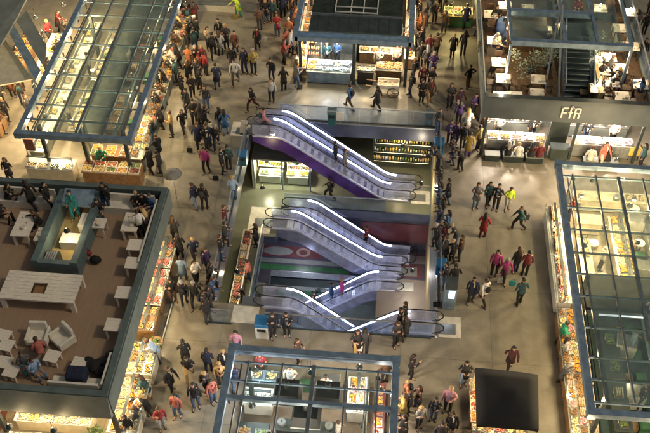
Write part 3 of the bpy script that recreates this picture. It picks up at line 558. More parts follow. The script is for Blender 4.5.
wall_shelf(.95, 2.3, 13.8, 1.0, 2.5, 3, ['goods_jars', 'goods_bread'], 'shelf of jars above the pastry back counter'); wall_shelf(2.6, 3.6, 13.8, 1.0, 2.5, 3, ['goods_cheese', 'goods_bread', 'goods_jars'], 'shelf of loaves at the right back of the top centre stall')
for x, y, e, c in ((-1.0, 11.9, 52, (.9, .95, 1)), (.1, 12.3, 40, (.9, .95, 1)), (-2.2, 11.6, 50, (1, .75, .42)), (2.6, 12.2, 60, (1, .82, .55)), (3.5, 12.6, 55, (1, .75, .45)), (1.5, 12.6, 40, (1, .75, .45)), (-2.6, 15.5, 40, (1, .7, .4)), (4.1, 14.8, 45, (1, .66, .34)), (4.1, 18.5, 45, (1, .66, .34)), (-2.6, 19.5, 40, (1, .7, .4))):
    pendant(x, y, 2.6, e, col=c, label='pendant lamp in the top centre stall')
# handcart with wheels
hc = thing('handcart', 'wooden handcart with spoked wheels standing in front of the dark counter', 'cart', (2.9, 10.5, 0))
MB().box(2.25, 10.2, .6, 3.5, 10.85, .66, 'wood_pale').box(2.25, 10.16, .6, 3.5, 10.199, .85, 'wood_pale').box(2.25, 10.851, .6, 3.5, 10.89, .85, 'wood_pale').box(3.501, 10.16, .6, 3.54, 10.89, .85, 'wood_pale').build('cart_bed', hc)
for y in (10.08, 10.97):
    b = MB(); R_ = .34; P = [(3.2 + R_ * math.cos(a * math.pi / 8), y, .36 + R_ * math.sin(a * math.pi / 8)) for a in range(17)]; b.loft(P, .025, 'steel_dark', 6, cap=False, up=(0, 1, 0))
    for a in range(8): b.bar((3.2, y, .36), (3.2 + R_ * math.cos(a * math.pi / 4), y, .36 + R_ * math.sin(a * math.pi / 4)), .02, .02, 'wood_mid')
    b.build('wheel', hc)
for y in (10.25, 10.8): MB().bar((2.3, y, .63), (1.55, y, .72), .04, .04, 'wood_mid').build('handle', hc)
for y in (10.25, 10.8): MB().box(2.3, y - .02, 0, 2.34, y + .02, .6, 'wood_mid').build('leg', hc)
trays((2.55, 10.52), (3.15, 10.52), 2, 1, ['bread', 'pastries'], 'on the wooden handcart', z=.66, style='crate')
# ---- stall D: restaurant deck over bright counters, top right
ZD = 3.45
tD = thing('restaurant_stall', 'two-storey restaurant stall with dark fascia and white letter mark, top right', 'market stall', (12.3, 12, 0))
dx0, dx1, dy0, dy1 = 8.1, 16.9, 5.2, 24
MB().box(dx0, dy0 + .25, 3.2, dx1, 9.8, ZD, 'wood_dark').box(dx0, 9.801, 3.2, 12.35, dy1, ZD, 'wood_dark').box(13.75, 9.801, 3.2, dx1, dy1, ZD, 'wood_dark').build('deck', tD)
MB().prism([(dy0 + .24, 3.0), (dy0 - .1, 3.05), (dy0, 4.4), (dy0 + .24, 4.4)], 'x', dx0 - .15, dx1 + .15, 'fascia_grey').build('fascia', tD)
MB().box(dx0 - .15, dy0 + .26, 3.0, dx0 - .02, dy1, 3.6, 'grey_panel').box(dx1 + .02, dy0 + .26, 3.0, dx1 + .15, dy1, 3.6, 'grey_panel').build('edge_beam', tD)
for k in range(9): MB().box(dx0 - .1, dy0 + .4 + k * 2, 3.601, dx0 - .07, dy0 + 2.3 + k * 2, 4.4, 'glass_blue').build('glass_panel', tD); MB().box(dx1 + .07, dy0 + .4 + k * 2, 3.601, dx1 + .1, dy0 + 2.3 + k * 2, 4.4, 'glass_blue').build('glass_panel', tD)
for x in (dx0 - .08, dx1 + .08): MB().bar((x, dy0 + .3, 4.43), (x, dy1, 4.43), .06, .05, 'steel_light').build('top_rail', tD)
MB().bar((dx0, dy0 + .12, 4.425), (dx1, dy0 + .12, 4.425), .3, .05, 'steel_dark').build('top_rail', tD)
# letter mark on the fascia: F f R joined, built as strokes
ft = MB(); 
def fp(u, v): # u along x, v up the fascia face (0..1)
    return (12.06 + u * 1.0, dy0 - .13 + v * .07 - .0, 3.38 + v * .66)
def stroke(pts, w=.085):
    for (a, b_), (c, d) in zip(pts, pts[1:]):
        P, Q = Vector(fp(a, b_)), Vector(fp(c, d)); ft.bar(P, Q, .04, w, 'white_paint') if abs(P.z - Q.z) < abs(P.x - Q.x) else ft.box(min(P.x, Q.x) - w / 2, min(P.y, Q.y) - .02, P.z if P.z < Q.z else Q.z, max(P.x, Q.x) + w / 2, max(P.y, Q.y) + .02, max(P.z, Q.z), 'white_paint')
stroke([(.03, 0), (.03, 1)]); stroke([(.06, .95), (.34, .95)]); stroke([(.06, .5), (.28, .5)]); stroke([(.46, 0), (.46, 1.1)]); stroke([(.48, 1.1), (.58, 1.1)]); stroke([(.36, .55), (.60, .55)]); stroke([(.70, 0), (.70, 1)]); stroke([(.58, .95), (.96, .95)]); stroke([(.72, .5), (.94, .5)]); stroke([(.96, .5), (.96, .95)]); stroke([(.92, 0), (.92, .46)])
ft.build('letter_mark', tD)
# upper frame: beams and slender posts, V strut
zT = 6.4
ubs = []
for (px0, px1, py) in ((510, 592, 12), (512, 632, 43)):
    a, c = at(px0, py, zT), at(px1, py + 3, zT); y = (a.y + c.y) / 2; MB().bar((a.x, y, zT), (c.x, y, zT), .28, .3, 'steel_blue').build('roof_beam', tD); ubs.append((a.x, c.x, y))
for x in (ubs[1][0], 12.0, ubs[0][1], ubs[1][1]): MB().bar((x, ubs[1][2] + .12, zT + .01), (x, ubs[0][2] + 6, zT + .01), .16, .2, 'steel_blue').build('roof_beam', tD)
for x in (ubs[1][0], ubs[1][1]):
    MB().box(x - .06, ubs[1][2] - .06, ZD, x + .06, ubs[1][2] + .06, zT - .15, 'steel_blue').build('post', tD)
ym = ubs[1][2]
MB().bar((11.3, ym - .7, ZD), (11.65, ym + 1.8, zT + 1.2), .09, .12, 'steel_light').build('strut', tD); MB().bar((12.1, ym - .7, ZD), (11.75, ym + 1.8, zT + 1.2), .09, .12, 'steel_light').build('strut', tD)
MB().box(ubs[1][0] + .1, ym + .3, 5.9, 12 - .1, ubs[0][2] + 3, 5.93, 'glass_roof_dull').box(12.1, ym + .3, 5.9, ubs[1][1] - .2, ubs[0][2] + 3, 5.93, 'glass_roof_dull').build('glass_pane', tD)
# staircase going down at the back of the opening
b = MB()
for k in range(12): b.box(12.36, 6.7 + .0 + k * .28, ZD - .001 - 0 + (-.0), 13.74, 6.98 + k * .28, ZD + .06 + k * .16, 'steel_dark').box(12.36, 6.7 + k * .28, ZD + .061 + k * .16, 13.74, 6.74 + k * .28, ZD + .075 + k * .16, 'grey_panel')
st = thing('staircase', 'dark staircase with lit sides in the middle of the restaurant deck', 'stairs', (13, 8, ZD)); b.build('flight', st)
for x in (12.28, 13.78): MB().hexa([(x, 6.6, ZD), (x + .06, 6.6, ZD), (x + .06, 10, ZD + 1.8), (x, 10, ZD + 1.8), (x, 6.6, ZD + 1), (x + .06, 6.6, ZD + 1), (x + .06, 10, ZD + 2.8), (x, 10, ZD + 2.8)], 'glass_blue').build('glass_panel', st)
for x in (12.31, 13.81): MB().bar((x, 6.6, ZD + 1.03), (x, 10, ZD + 2.83), .06, .05, 'steel_light').build('handrail', st)
MB().box(12.1, 10.3, ZD, 14.0, 10.45, ZD + 2.6, 'slate').build('back_wall', st)
MB().box(14.02, 6.0, ZD, 14.2, 9.6, ZD + 1.0, 'gold').build('side_wall', tD)
MB().box(9.4, 10.6, ZD, 11.6, 12.2, ZD + 1.5, 'wood_dark').build('bar_block', tD)
# tables, chairs, lamps on deck
def make_table(w, d, h, top, leg, name='table', splay=0, th=.05, lw=.05):
    t = proto(thing(name, 'x', 'table'))
    MB().box(-w / 2, -d / 2, h - th, w / 2, d / 2, h, top).build('tabletop', t, bevel=.01)
    for sx in (-1, 1):
        for sy in (-1, 1):
            x, y = sx * (w / 2 - lw), sy * (d / 2 - lw); MB().box(x - lw / 2, y - lw / 2, 0, x + lw / 2, y + lw / 2, h - th - .001, leg).build('leg', t)
    return t
def make_chair(m, lm):
    t = proto(thing('chair', 'x', 'chair'))
    MB().box(-.22, -.22, .42, .22, .22, .47, m).build('seat', t, bevel=.01); MB().box(-.22, .19, .55, .22, .23, .92, m).build('backrest', t, bevel=.008)
    for sx in (-1, 1):
        MB().box(sx * .2 - .018, -.2, 0, sx * .2 + .018, -.165, .419, lm).build('leg', t); MB().box(sx * .2 - .018, .185, 0, sx * .2 + .018, .22, .549, lm).build('leg', t)
    return t
TB = make_table(.8, .8, .75, 'wood_pale', 'steel_dark'); TW = make_table(.7, .7, .75, 'wood_pale', 'wood_pale', lw=.09, th=.07)
TLONG = make_table(.75, 1.5, .75, 'wood_pale', 'wood_pale', lw=.1, th=.08)
CHD = make_chair('wood_dark', 'steel_dark')
def candle_lamp(x, y, z, e=14):
    t = thing('table_lamp', 'small glowing lamp standing on a restaurant table', 'lamp', (x, y, z), 'table lamps on the restaurant deck')
    MB().cyl(x, y, z, z + .16, .02, 'stainless', 6).cyl(x, y, z, z + .015, .06, 'stainless', 8).build('stand', t); MB().loft([(x, y, z + .16), (x, y, z + .26)], [.09, .05], 'bulb', 10).build('lamp_shade', t)
    ld = bpy.data.lights.new('lamp_light', 'POINT'); ld.energy = e; ld.color = (1, .85, .62); ld.shadow_soft_size = .08; lo = bpy.data.objects.new('lamp_light', ld); COL.objects.link(lo); lo.parent = t; lo.location = (0, 0, .42)
LT = 0
for px, py, lamp in ((499, 62, 1), (503, 78, 1), (501, 96, 1), (538, 79, 0), (537, 93, 0), (597, 88, 1), (612, 82, 1), (603, 70, 1), (622, 96, 0), (596, 60, 1), (494, 40, 1), (491, 14, 0), (621, 28, 0), (565, 28, 0), (600, 8, 1), (528, 8, 0), (620, 68, 1), (515, 96, 0), (640, 84, 1), (609, 57, 1), (505, 5, 1), (545, 30, 1), (585, 30, 1), (632, 46, 0), (630, 12, 1)):
    p = at(px, py, ZD + .75)
    copy_thing(TB, (p.x, p.y, ZD), 0, 'square wooden table on the restaurant deck', 'square tables on the restaurant deck')
    for a in (0, math.pi) if px % 2 and py < 76 else (math.pi / 2, -math.pi / 2): p.y > 5.9 and copy_thing(CHD, (p.x + math.sin(a) * -.62, p.y + math.cos(a) * .62, ZD), -a, 'dark chair drawn up to a restaurant deck table', 'dark chairs on the restaurant deck')
    if lamp: candle_lamp(p.x, p.y, ZD + .751, 26)
    clutter(['cup', 'plates', 'cup'], [(p.x - .22, p.y + .2), (p.x + .22, p.y - .18), (p.x + .05, p.y - .25)], 'on the restaurant deck tables', ZD + .75)
p = at(505, 32, ZD); bt = thing('blue_tent_table', 'round table under a draped blue cloth at the left of the restaurant deck', 'table', (p.x, p.y, ZD))
MB().loft([(p.x, p.y, ZD), (p.x, p.y, ZD + .7), (p.x, p.y, ZD + .76)], [.62, .55, .5], mat('blue_cloth', (.10, .17, .38), .8), 14).build('cloth', bt)
def bush(x, y, z, r, h, label, m='plant', n=240, pot='steel_dark', cat='plant', g=None, sub=4):
    t = thing('potted_plant', label, cat, (x, y, z), g); MB().loft([(x, y, z), (x, y, z + .45)], [.2, .26], pot, 10).build('pot', t)
    MB().loft([(x, y, z + .4), (x, y, z + h * .7)], [.03, .015], 'wood_dark', 5).build('stem', t); b = MB(); rr = random.Random(int(x * 100) + n)
    cl = [Vector((rr.gauss(0, r * .45), rr.gauss(0, r * .45), h * .62 + rr.gauss(0, h * .16))) for _ in range(sub * 3)]
    for k in range(n):
        c = cl[k % len(cl)] + Vector((rr.gauss(0, r * .22), rr.gauss(0, r * .22), rr.gauss(0, r * .2))); c = Vector((x, y, z)) + c
        u = Vector((rr.uniform(-1, 1), rr.uniform(-1, 1), rr.uniform(-.4, .8))).normalized() * rr.uniform(.05, .11); v = u.cross(Vector((rr.uniform(-1, 1), rr.uniform(-1, 1), 1))).normalized() * rr.uniform(.025, .05)
        b.face([c - u, c + v, c + u, c - v], m)
    b.build('foliage', t)
for px, py, l in ((530, 66, 'bushy pale-leaved plant in a pot left of the restaurant staircase'), (547, 60, 'bushy plant in a pot behind the V strut of the restaurant'), (585, 60, 'bushy plant in a pot right of the restaurant staircase'), (592, 50, 'leafy plant beside the restaurant upper frame post')):
    p = at(px, py + 8, ZD); bush(p.x, p.y, ZD, .75, 1.7, l, 'plant_pale', 420)
rc = thing('red_crate', 'red crate of bottles on a pale bench at the right of the restaurant deck', 'crate', tuple(at(622, 32, ZD)))
p = at(622, 32, ZD + .5); MB().box(p.x - .4, p.y - .7, ZD, p.x + .4, p.y + .9, ZD + .45, 'cream').build('bench', rc); MB().box(p.x - .32, p.y - .4, ZD + .451, p.x + .32, p.y + .4, ZD + .7, 'red_paint').build('crate_box', rc)
for x, y, e in ((9.0, 8.2, 30), (9.1, 10.4, 26), (14.9, 8.2, 34), (15.6, 9.6, 30), (9.2, 14, 30), (14.5, 13.5, 40), (11.9, 13, 26)): pendant(x, y, ZD + 2.2, e, label='pendant lamp above the restaurant deck', drop=.8)
# ground floor under the deck
MB().box(8.3, 8.2, 0, 16.7, 8.35, 3.19, 'grey_panel').build('back_wall', tD)
for x in (8.3, 11.85, 13.2, 16.7): MB().box(x - .07, 5.5, 0, x + .07, 5.64, 3.05, 'steel_dark').build('post', tD)
MB().box(12.0, 6.6, 0, 13.1, 6.7, 3.0, 'slate').box(12.05, 6.55, 1.9, 13.05, 6.599, 2.5, 'red_paint').build('display_panel', tD)
counter(8.6, 5.75, 10.1, 6.5, 'bright bar counter under the restaurant, left section', h=1.0, base='steel_light'); counter(10.2, 5.75, 11.75, 6.5, 'bright bar counter under the restaurant, second section with bar guests', h=1.0, base='steel_light')
counter(13.3, 5.75, 14.9, 6.5, 'bright bar counter under the restaurant, right of the red panel', h=1.0, base='steel_light'); counter(15.0, 5.75, 16.6, 6.5, 'bright bar counter under the restaurant, far right section', h=1.0, base='steel_light')
counter(12.05, 5.3, 13.1, 5.9, 'dark glass display block between the two halves of the restaurant bar', h=.9, base='slate', top='slate')
counter(8.6, 7.4, 11.7, 8.0, 'rear kitchen counter under the left half of the restaurant', top='stainless'); counter(13.3, 7.4, 16.6, 8.0, 'rear kitchen counter under the right half of the restaurant', top='stainless')
trays((8.9, 6.0), (11.5, 6.0), 5, 1, ['sweets', 'bread', 'pastries', 'meat'], "on the left bar counter", z=1.0); trays((13.5, 6.0), (16.4, 6.0), 5, 1, ['pastries', 'sweets', 'cheese'], "on the right bar counter", z=1.0)
trays((8.9, 7.7), (11.5, 7.7), 5, 1, ['pastries', 'jars', 'sweets'], 'on the left rear kitchen counter'); trays((13.5, 7.7), (16.4, 7.7), 5, 1, ['jars', 'pastries', 'bread'], 'on the right rear kitchen counter')
wall_shelf(8.5, 11.6, 8.15 - .36, 1.2, 2.6, 3, ['goods_sweets', 'goods_jars', 'white_paint'], 'bright shelves on the left kitchen wall under the restaurant'); wall_shelf(13.4, 16.6, 8.15 - .36, 1.2, 2.6, 3, ['goods_jars', 'white_paint', 'goods_sweets'], 'bright shelves on the right kitchen wall under the restaurant')
for px, w, lb in ((490, 1.1, 'left'),): pass
def planter(x0, x1, y, label):
    t = thing('bench', label, 'bench', ((x0 + x1) / 2, y, 0)); MB().box(x0, y, .0, x1, y + .4, .42, 'steel_dark').build('base', t); MB().box(x0 - .02, y - .02, .421, x1 + .02, y + .42, .47, 'grey_panel').build('seat', t)
for x0, x1, l in ((8.5, 9.3, 'pale box bench at the left front of the restaurant bar'), (9.5, 10.6, 'dark bench under the first seated bar guests'), (10.75, 11.7, 'dark bench under the second seated bar guests'), (13.9, 14.7, 'dark bench in front of the right half of the bar'), (14.9, 15.8, 'dark bench at the far right of the bar')): planter(x0, x1, 5.0, l)
for k, (x, e) in enumerate(((9.0, 62), (10.3, 62), (11.3, 55), (13.9, 62), (15.0, 60), (16.0, 55))): pendant(x, 6.6, 2.35, e, col=(1, .82, .66), label='bright pendant lamp over the bar under the restaurant', drop=.6)
s = thing('sale_sign', 'small yellow stand sign on the floor at the far right of the bar', 'sign', tuple(at(632, 160))); p = at(632, 160); MB().box(p.x - .3, p.y - .03, .35, p.x + .3, p.y + .03, 1.0, 'goods_lemons').build('board', s); MB().box(p.x - .28, p.y - .02, 0, p.x - .24, p.y + .02, .349, 'black_plastic').box(p.x + .24, p.y - .02, 0, p.x + .28, p.y + .02, .349, 'black_plastic').build('frame', s)

# ---- stall E: glazed stall on the right
tE = thing('market_stall', 'large glass-roofed market stall along the right edge of the photo', 'market stall', (15, -6, 0))
ex0 = (at(557, 168, ZR).x + at(593, 412, ZR).x) / 2; ey1 = at(600, 167, ZR).y; ey0 = at(592, 413, ZR).y
fx = lambda a, b: (at(*a, ZR).x + at(*b, ZR).x) / 2
xsE = [fx((572, 178), (606, 398)), fx((594, 178), (626, 340)), fx((617, 178), (643, 300)), fx((643, 178), (655, 240)), 17.6, 19.0]
ysE = [at(620, v, ZR).y for v in (403, 380, 358, 328, 297, 275, 254, 231, 209, 178)]
glazed_roof(tE, ex0, ey0, 20, ey1, ZR, xsE, ysE, thick=(xsE[2],), posts=((ex0 + .7, ey1 - .8), (ex0 + .7, ey0 + .8), (16.5, ey1 - .8), (ex0 + .7, (ey0 + ey1) / 2)), panes=lambda i, j: 'glass_roof' if j >= 4 else 'glass_roof_dull')
zl = ysE[4]; MB().box(ex0 + .5, zl - .6, 2.9, 19, zl - .45, 3.3, 'steel_dark').box(12.6, zl - .62, 3.0, 14.6, zl - .605, 3.12, 'screen_lit').build('header_sign', tE)
MB().box(12.6, -4.9, 0, 20, -4.75, 2.4, 'grey_panel').box(16.9, -12, 0, 17.05, -5, 2.4, 'grey_panel').build('partition', tE)
counter(11.35, -5.4, 12.15, .8, 'white outer counter with lit goods at the upper part of the right stall', top='white_paint', base='white_paint', screen='w', light=True)
counter(11.35, -14.6, 12.15, -5.7, 'long crowded outer counter at the lower part of the right stall', top='wood_pale', base='wood_mid', screen='w')
counter(12.9, 1.5, 17.5, 2.2, 'long white rear counter at the upper end of the right stall', top='cream', base='cream'); counter(12.9, -.2, 14.2, .5, 'cream worktop behind the outer counter of the right stall', top='cream', base='cream')
counter(14.5, -4.5, 15.5, .4, 'very bright white and orange display counter in the middle of the right stall', top='white_paint', base='cream', light=True); counter(16.3, -4.2, 17.1, .6, 'stainless kitchen counter at the right of the bright display', top='stainless', base='grey_panel')
counter(12.75, -4.6, 13.4, -1.2, 'cream counter between outer counter and bright display in the right stall', top='cream', base='cream')
counter(13.2, -12.0, 14.0, -6.2, 'dark worktop in the lower teal part of the right stall', top='slate', base='steel_dark'); counter(15.2, -12.0, 16.4, -6.0, 'blue-grey counter at the lower right of the right stall', top=mat('pale_blue', (.22, .34, .42), .4), base='steel_dark')
counter(12.4, -14.9, 19.5, -13.9, 'red goods counter along the near end of the right stall', top='wood_pale', base='red_paint')
trays((11.78, .5), (11.78, -5.1), 14, 1, ['meat', 'jars', 'sweets', 'pastries', 'bread'], "on the right stall's white counter", rz=math.pi / 2, sc=1.15)
trays((11.56, -6.0), (11.56, -14.3), 20, 2, ['nuts', 'bread', 'cheese', 'jars', 'oranges', 'sweets'], "on the right stall's outer counter", rz=math.pi / 2, sc=.88, rowgap=.38)
trays((12.4, -1.0), (12.4, -12), 24, 1, ['jars', 'sweets', 'nuts'], "on the right stall's inner ledge", rz=math.pi / 2, z=.7, sc=.9)
MB().box(12.2, -12.3, 0, 12.62, -.8, .7, 'wood_pale').build('ledge', tE)
trays((14.8, .1), (14.8, -4.2), 9, 1, ['cheese', 'oranges', 'pastries'], "on the bright display's left side", rz=math.pi / 2); trays((15.25, .1), (15.25, -4.2), 9, 1, ['oranges', 'lemons'], "on the bright display's right side", rz=math.pi / 2)
trays((13.2, 1.85), (17.2, 1.85), 7, 1, ['greens', 'cheese', 'pastries'], "on the right stall's rear counter", skip=.2); trays((13.07, -4.3), (13.07, -1.5), 5, 1, ['pastries', 'lemons'], "on the cream inner counter", rz=math.pi / 2, skip=.2)
trays((13.6, -11.6), (13.6, -6.6), 8, 1, ['greens', 'bottles'], "on the right stall's dark worktop", rz=math.pi / 2, skip=.4); trays((12.8, -14.4), (19, -14.4), 12, 1, ['meat', 'tomatoes', 'sweets', 'jars'], "on the right stall's near end", skip=0)
for i, (x, y) in enumerate(((13.6, -1.4), (15.9, -1.2), (13.9, -3.8), (16.0, 1.2))):
    pl = thing('bowl', "round pale bowl on a stand in the right stall", 'bowl', (x, y, .0)); MB().loft([(x, y, 0), (x, y, .7)], [.1, .1], 'stainless', 8).build('stand', pl); MB().loft([(x, y, .701), (x, y, .85)], [.12, .26], 'white_paint', 14).build('dish', pl)
ox = thing('oven', 'tall stainless oven against the partition in the right stall', 'oven', (17.6, -2, 0)); MB().box(17.3, -2.6, 0, 18.2, -1.4, 1.8, 'stainless').build('body', ox); MB().box(17.27, -2.4, .9, 17.295, -1.6, 1.5, 'black_plastic').build('door', ox)
for x, y, e in ((12.5, -.8, 50), (12.5, -3.4, 50), (15.0, -.6, 95), (15.0, -3.0, 110), (13.4, 1.0, 65), (16.6, .9, 65), (17.4, -3, 60), (13.6, -2.2, 65), (14.8, 2.6, 45), (11.75, -7.2, 26), (11.75, -9.4, 30), (11.75, -11.6, 32), (11.8, -13.6, 34), (14.6, -8.5, 14), (16.0, -11, 12), (14.5, -14.2, 40), (17, -14.2, 34)): pendant(x, y, 2.8, e, label='pendant lamp in the right-hand stall', drop=.6)

for i, (x0, x1, y0, y1, mm) in enumerate(((12.2, 16.8, -4.7, 1.4, 'tile_pale'), (12.7, 16.8, -12, -5, mat('teal_floor', (.06, .11, .115), .4)))):
    t = thing('floor_mat', ('pale' if i == 0 else 'dark teal') + ' floor covering inside the right stall', 'floor mat', (x0, y0, 0)); MB().box(x0, y0, .002, x1, y1, .008, mm).build('sheet', t)
clutter(['scale', 'plates', 'pot'], [(13.3 + k * .9, 1.7) for k in range(5)], "on the right stall's rear counter", .92); clutter(['pot', 'plates', 'scale', 'pot'], [(16.7, .2 - k * .6) for k in range(7)], 'on the stainless kitchen counter', .92)
clutter(['carton', 'cooler', 'crates'], grid(15.7, 16.1, 1, -4.4, 1, 5), 'on the pale floor of the right stall'); clutter(['carton', 'crates', 'cooler', 'crates'], grid(14.2, 15.0, 2, -12, -5.6, 5), "in the right stall's dark part"); clutter(['plates', 'pot'], [(15.8, -6.4 - k * .9) for k in range(6)], "on the blue-grey counter", .92)
clutter(['crates', 'carton'], grid(12.9, 13.9, 2, -1.0, -.6, 1), 'behind the white outer counter')
# ---- stall F: glazed stall at the bottom centre
tF = thing('market_stall', 'glass-roofed market stall at the bottom centre with black hoods inside', 'market stall', (.5, -14, 0))
fx0, fx1 = at(232, 352, ZR).x, at(396, 360, ZR).x; fy1 = at(314, 355, ZR).y
xsF = [at(u, v, ZR).x for u, v in ((245, 385), (280, 385), (312, 388), (345, 390), (377, 392))]; ysF = [-19, -16.2, at(300, 403, ZR).y, at(300, 384, ZR).y, at(300, 365, ZR).y]
glazed_roof(tF, fx0, -19, fx1, fy1, ZR, xsF, ysF, posts=((fx0 + .8, fy1 - .8), (fx1 - .7, fy1 - .8)), ends=(0, 1), thick=(xsF[2],), gm='glass_clear')
MB().bar((fx0, ysF[2], ZR + .02), (fx1, ysF[2], ZR + .02), .16, .2, 'steel_blue').build('roof_beam', tF)
counter(-2.5, -12.1, -1.2, -11.2, 'white-lit ice counter at the left of the bottom stall', top='white_paint', base='white_paint', screen='s', light=True); counter(-2.4, -10.9, -1.1, -10.3, 'pale rear counter with cyan shelf at the left of the bottom stall', top='pale_blue', base='grey_panel')
counter(1.95, -12.1, 2.85, -10.3, 'bright counter of pink and orange sweets in the bottom stall', top='white_paint', base='white_paint', light=True); counter(3.1, -13.2, 3.6, -10.5, 'red-fronted strip counter at the right edge of the bottom stall', top='red_paint', base='red_paint')
counter(-.95, -13.2, 1.6, -12.6, 'dark cooking counter below the two black hoods', top='slate', base='black_plastic'); counter(-2.5, -13.9, -1.2, -12.9, 'dark worktop at the lower left of the bottom stall', top='slate', base='steel_dark'); counter(1.9, -14.4, 3.5, -13.4, 'warm lit counter at the lower right of the bottom stall', top='wood_pale', base='red_paint'); counter(-.9, -15.2, 1.6, -14.4, 'bright serving counter at the very bottom of the bottom stall', top='white_paint', base='wood_mid')
trays((-2.2, -11.7), (-1.5, -11.7), 2, 1, ['fish', 'fish'], "on the ice counter"); trays((-2.1, -10.6), (-1.4, -10.6), 2, 1, ['cheese', 'fish'], 'on the cyan shelf counter')
trays((2.2, -11.8), (2.2, -10.6), 4, 1, ['sweets', 'oranges', 'pastries'], 'on the left of the sweets counter', rz=math.pi / 2, sc=.85); trays((2.62, -11.8), (2.62, -10.6), 4, 1, ['sweets', 'pastries', 'oranges'], 'on the right of the sweets counter', rz=math.pi / 2, sc=.85)
trays((-.6, -14.8), (1.3, -14.8), 4, 1, ['bread', 'pastries', 'oranges'], 'on the serving counter of the bottom stall'); trays((2.2, -13.9), (3.2, -13.9), 3, 1, ['oranges', 'meat'], "on the warm counter"); trays((3.35, -13), (3.35, -10.9), 5, 1, ['tomatoes', 'oranges', 'sweets'], 'on the red strip counter', rz=math.pi / 2, sc=.8); trays((-2.2, -13.4), (-1.5, -13.4), 2, 1, ['greens', 'bread'], 'on the dark worktop at lower left')
def hood(px, py, label, w=1.2, d=.95, ztop=2.8):
    p = at(px, py, ztop); t = thing('extractor_hood', label, 'extractor hood', (p.x, p.y, 1.9))
    MB().hexa([(p.x - w / 2, p.y - d / 2, 2.2), (p.x + w / 2, p.y - d / 2, 2.2), (p.x + w / 2, p.y + d / 2, 2.2), (p.x - w / 2, p.y + d / 2, 2.2), (p.x - w / 2 + .12, p.y - d / 2 + .1, ztop), (p.x + w / 2 - .12, p.y - d / 2 + .1, ztop), (p.x + w / 2 - .12, p.y + d / 2 - .05, ztop), (p.x - w / 2 + .12, p.y + d / 2 - .05, ztop)], 'canvas_black').build('canopy', t)
    MB().box(p.x - w / 2, p.y - d / 2, 2.1, p.x + w / 2, p.y + d / 2, 2.199, 'steel_light').build('rim', t); MB().cyl(p.x, p.y, ztop + .001, 3.3, .1, 'black_plastic', 10).build('duct', t)
hood(287, 388, 'left black extractor hood seen through the bottom stall roof'); hood(328, 390, 'right black extractor hood seen through the bottom stall roof'); hood(306, 410, 'lower middle black extractor hood in the bottom stall')
for x, y, e in ((-1.9, -11.5, 55), (-1.8, -13.2, 22), (2.4, -11.0, 80), (3.3, -12, 35), (.4, -11.4, 24), (2.7, -13.7, 50), (.3, -14.6, 60), (-.9, -14.4, 30)): pendant(x, y, 2.75, e, col=(1, .80, .62) if x > -1.5 else (.9, .95, 1), label='pendant lamp in the bottom centre stall', drop=.6)

clutter(['carton', 'crates', 'carton', 'cooler'], grid(-.8, 1.6, 4, -10.9, -10.3, 1), 'at the back of the bottom stall'); clutter(['pot', 'plates', 'pot', 'scale'], [(-.7 + k * .5, -12.9) for k in range(5)], 'on the dark cooking counter', .92)
clutter(['carton', 'cooler', 'crates'], grid(-.9, 1.6, 4, -14.1, -13.6, 1), 'behind the serving counter of the bottom stall')
t = thing('floor_mat', 'brown floor covering inside the bottom stall', 'floor mat', (.4, -13, 0)); MB().box(-2.5, -16, .002, 3.1, -10.2, .008, mat('floor_brown', (.20, .15, .11), .5)).build('sheet', t)
# ---- stand G: black canopy over a produce stand
tG = thing('canopy_stand', 'square black canopy over a small produce stand at lower right', 'market stand', (8.5, -11.6, 0))
g = [at(475, 367, 2.7), at(538, 374, 2.7), at(539, 429, 2.7), at(477, 424, 2.7)]; c = sum(g, Vector()) / 4
b = MB(); N = 6
V = [[None] * (N + 1) for _ in range(N + 1)]
for i in range(N + 1):
    for j in range(N + 1):
        u, v = i / N, j / N; P = (g[3] * (1 - u) + g[2] * u) * (1 - v) + (g[0] * (1 - u) + g[1] * u) * v; dd = (abs(u - .5) ** 5 + abs(v - .5) ** 5) ** .2 * 2; diag = abs(abs(u - .5) - abs(v - .5))
        P.z = 2.7 + (1 - dd) * .32; V[i][j] = b.bm.verts.new(P)
ci = b.mi('canvas_black')
for i in range(N):
    for j in range(N): fc = b.bm.faces.new([V[i][j], V[i + 1][j], V[i + 1][j + 1], V[i][j + 1]]); fc.material_index = ci; fc.smooth = True
edge = [V[i][0] for i in range(N + 1)] + [V[N][j] for j in range(1, N + 1)] + [V[i][N] for i in range(N - 1, -1, -1)] + [V[0][j] for j in range(N - 1, 0, -1)]
lo_ = [b.bm.verts.new(v.co - Vector((0, 0, .18))) for v in edge]
for k in range(len(edge)): j = (k + 1) % len(edge); b.bm.faces.new([edge[k], edge[j], lo_[j], lo_[k]]).material_index = ci
b.build('canopy', tG)
for q in g: r = q + (c - q) * .04; MB().box(r.x - .03, r.y - .03, 0, r.x + .03, r.y + .03, 2.6, 'steel_light').build('post', tG)
counter(7.25, -12.9, 9.6, -12.1, 'produce table showing below the near edge of the black canopy', top='wood_mid', base='wood_mid', h=.85); counter(7.2, -12.0, 7.7, -9.9, 'flower table along the left side of the black canopy', top='wood_mid', base='wood_mid', h=.8)
trays((7.5, -12.7), (9.3, -12.7), 5, 2, ['nuts', 'tomatoes', 'meat', 'cheese'], "below the black canopy", z=.85, sc=.85, rowgap=.38); trays((7.42, -11.8), (7.42, -10.2), 4, 1, ['flowers', 'lemons', 'tomatoes'], "left of the black canopy", z=.8, rz=math.pi / 2, style='crate', sc=.95)
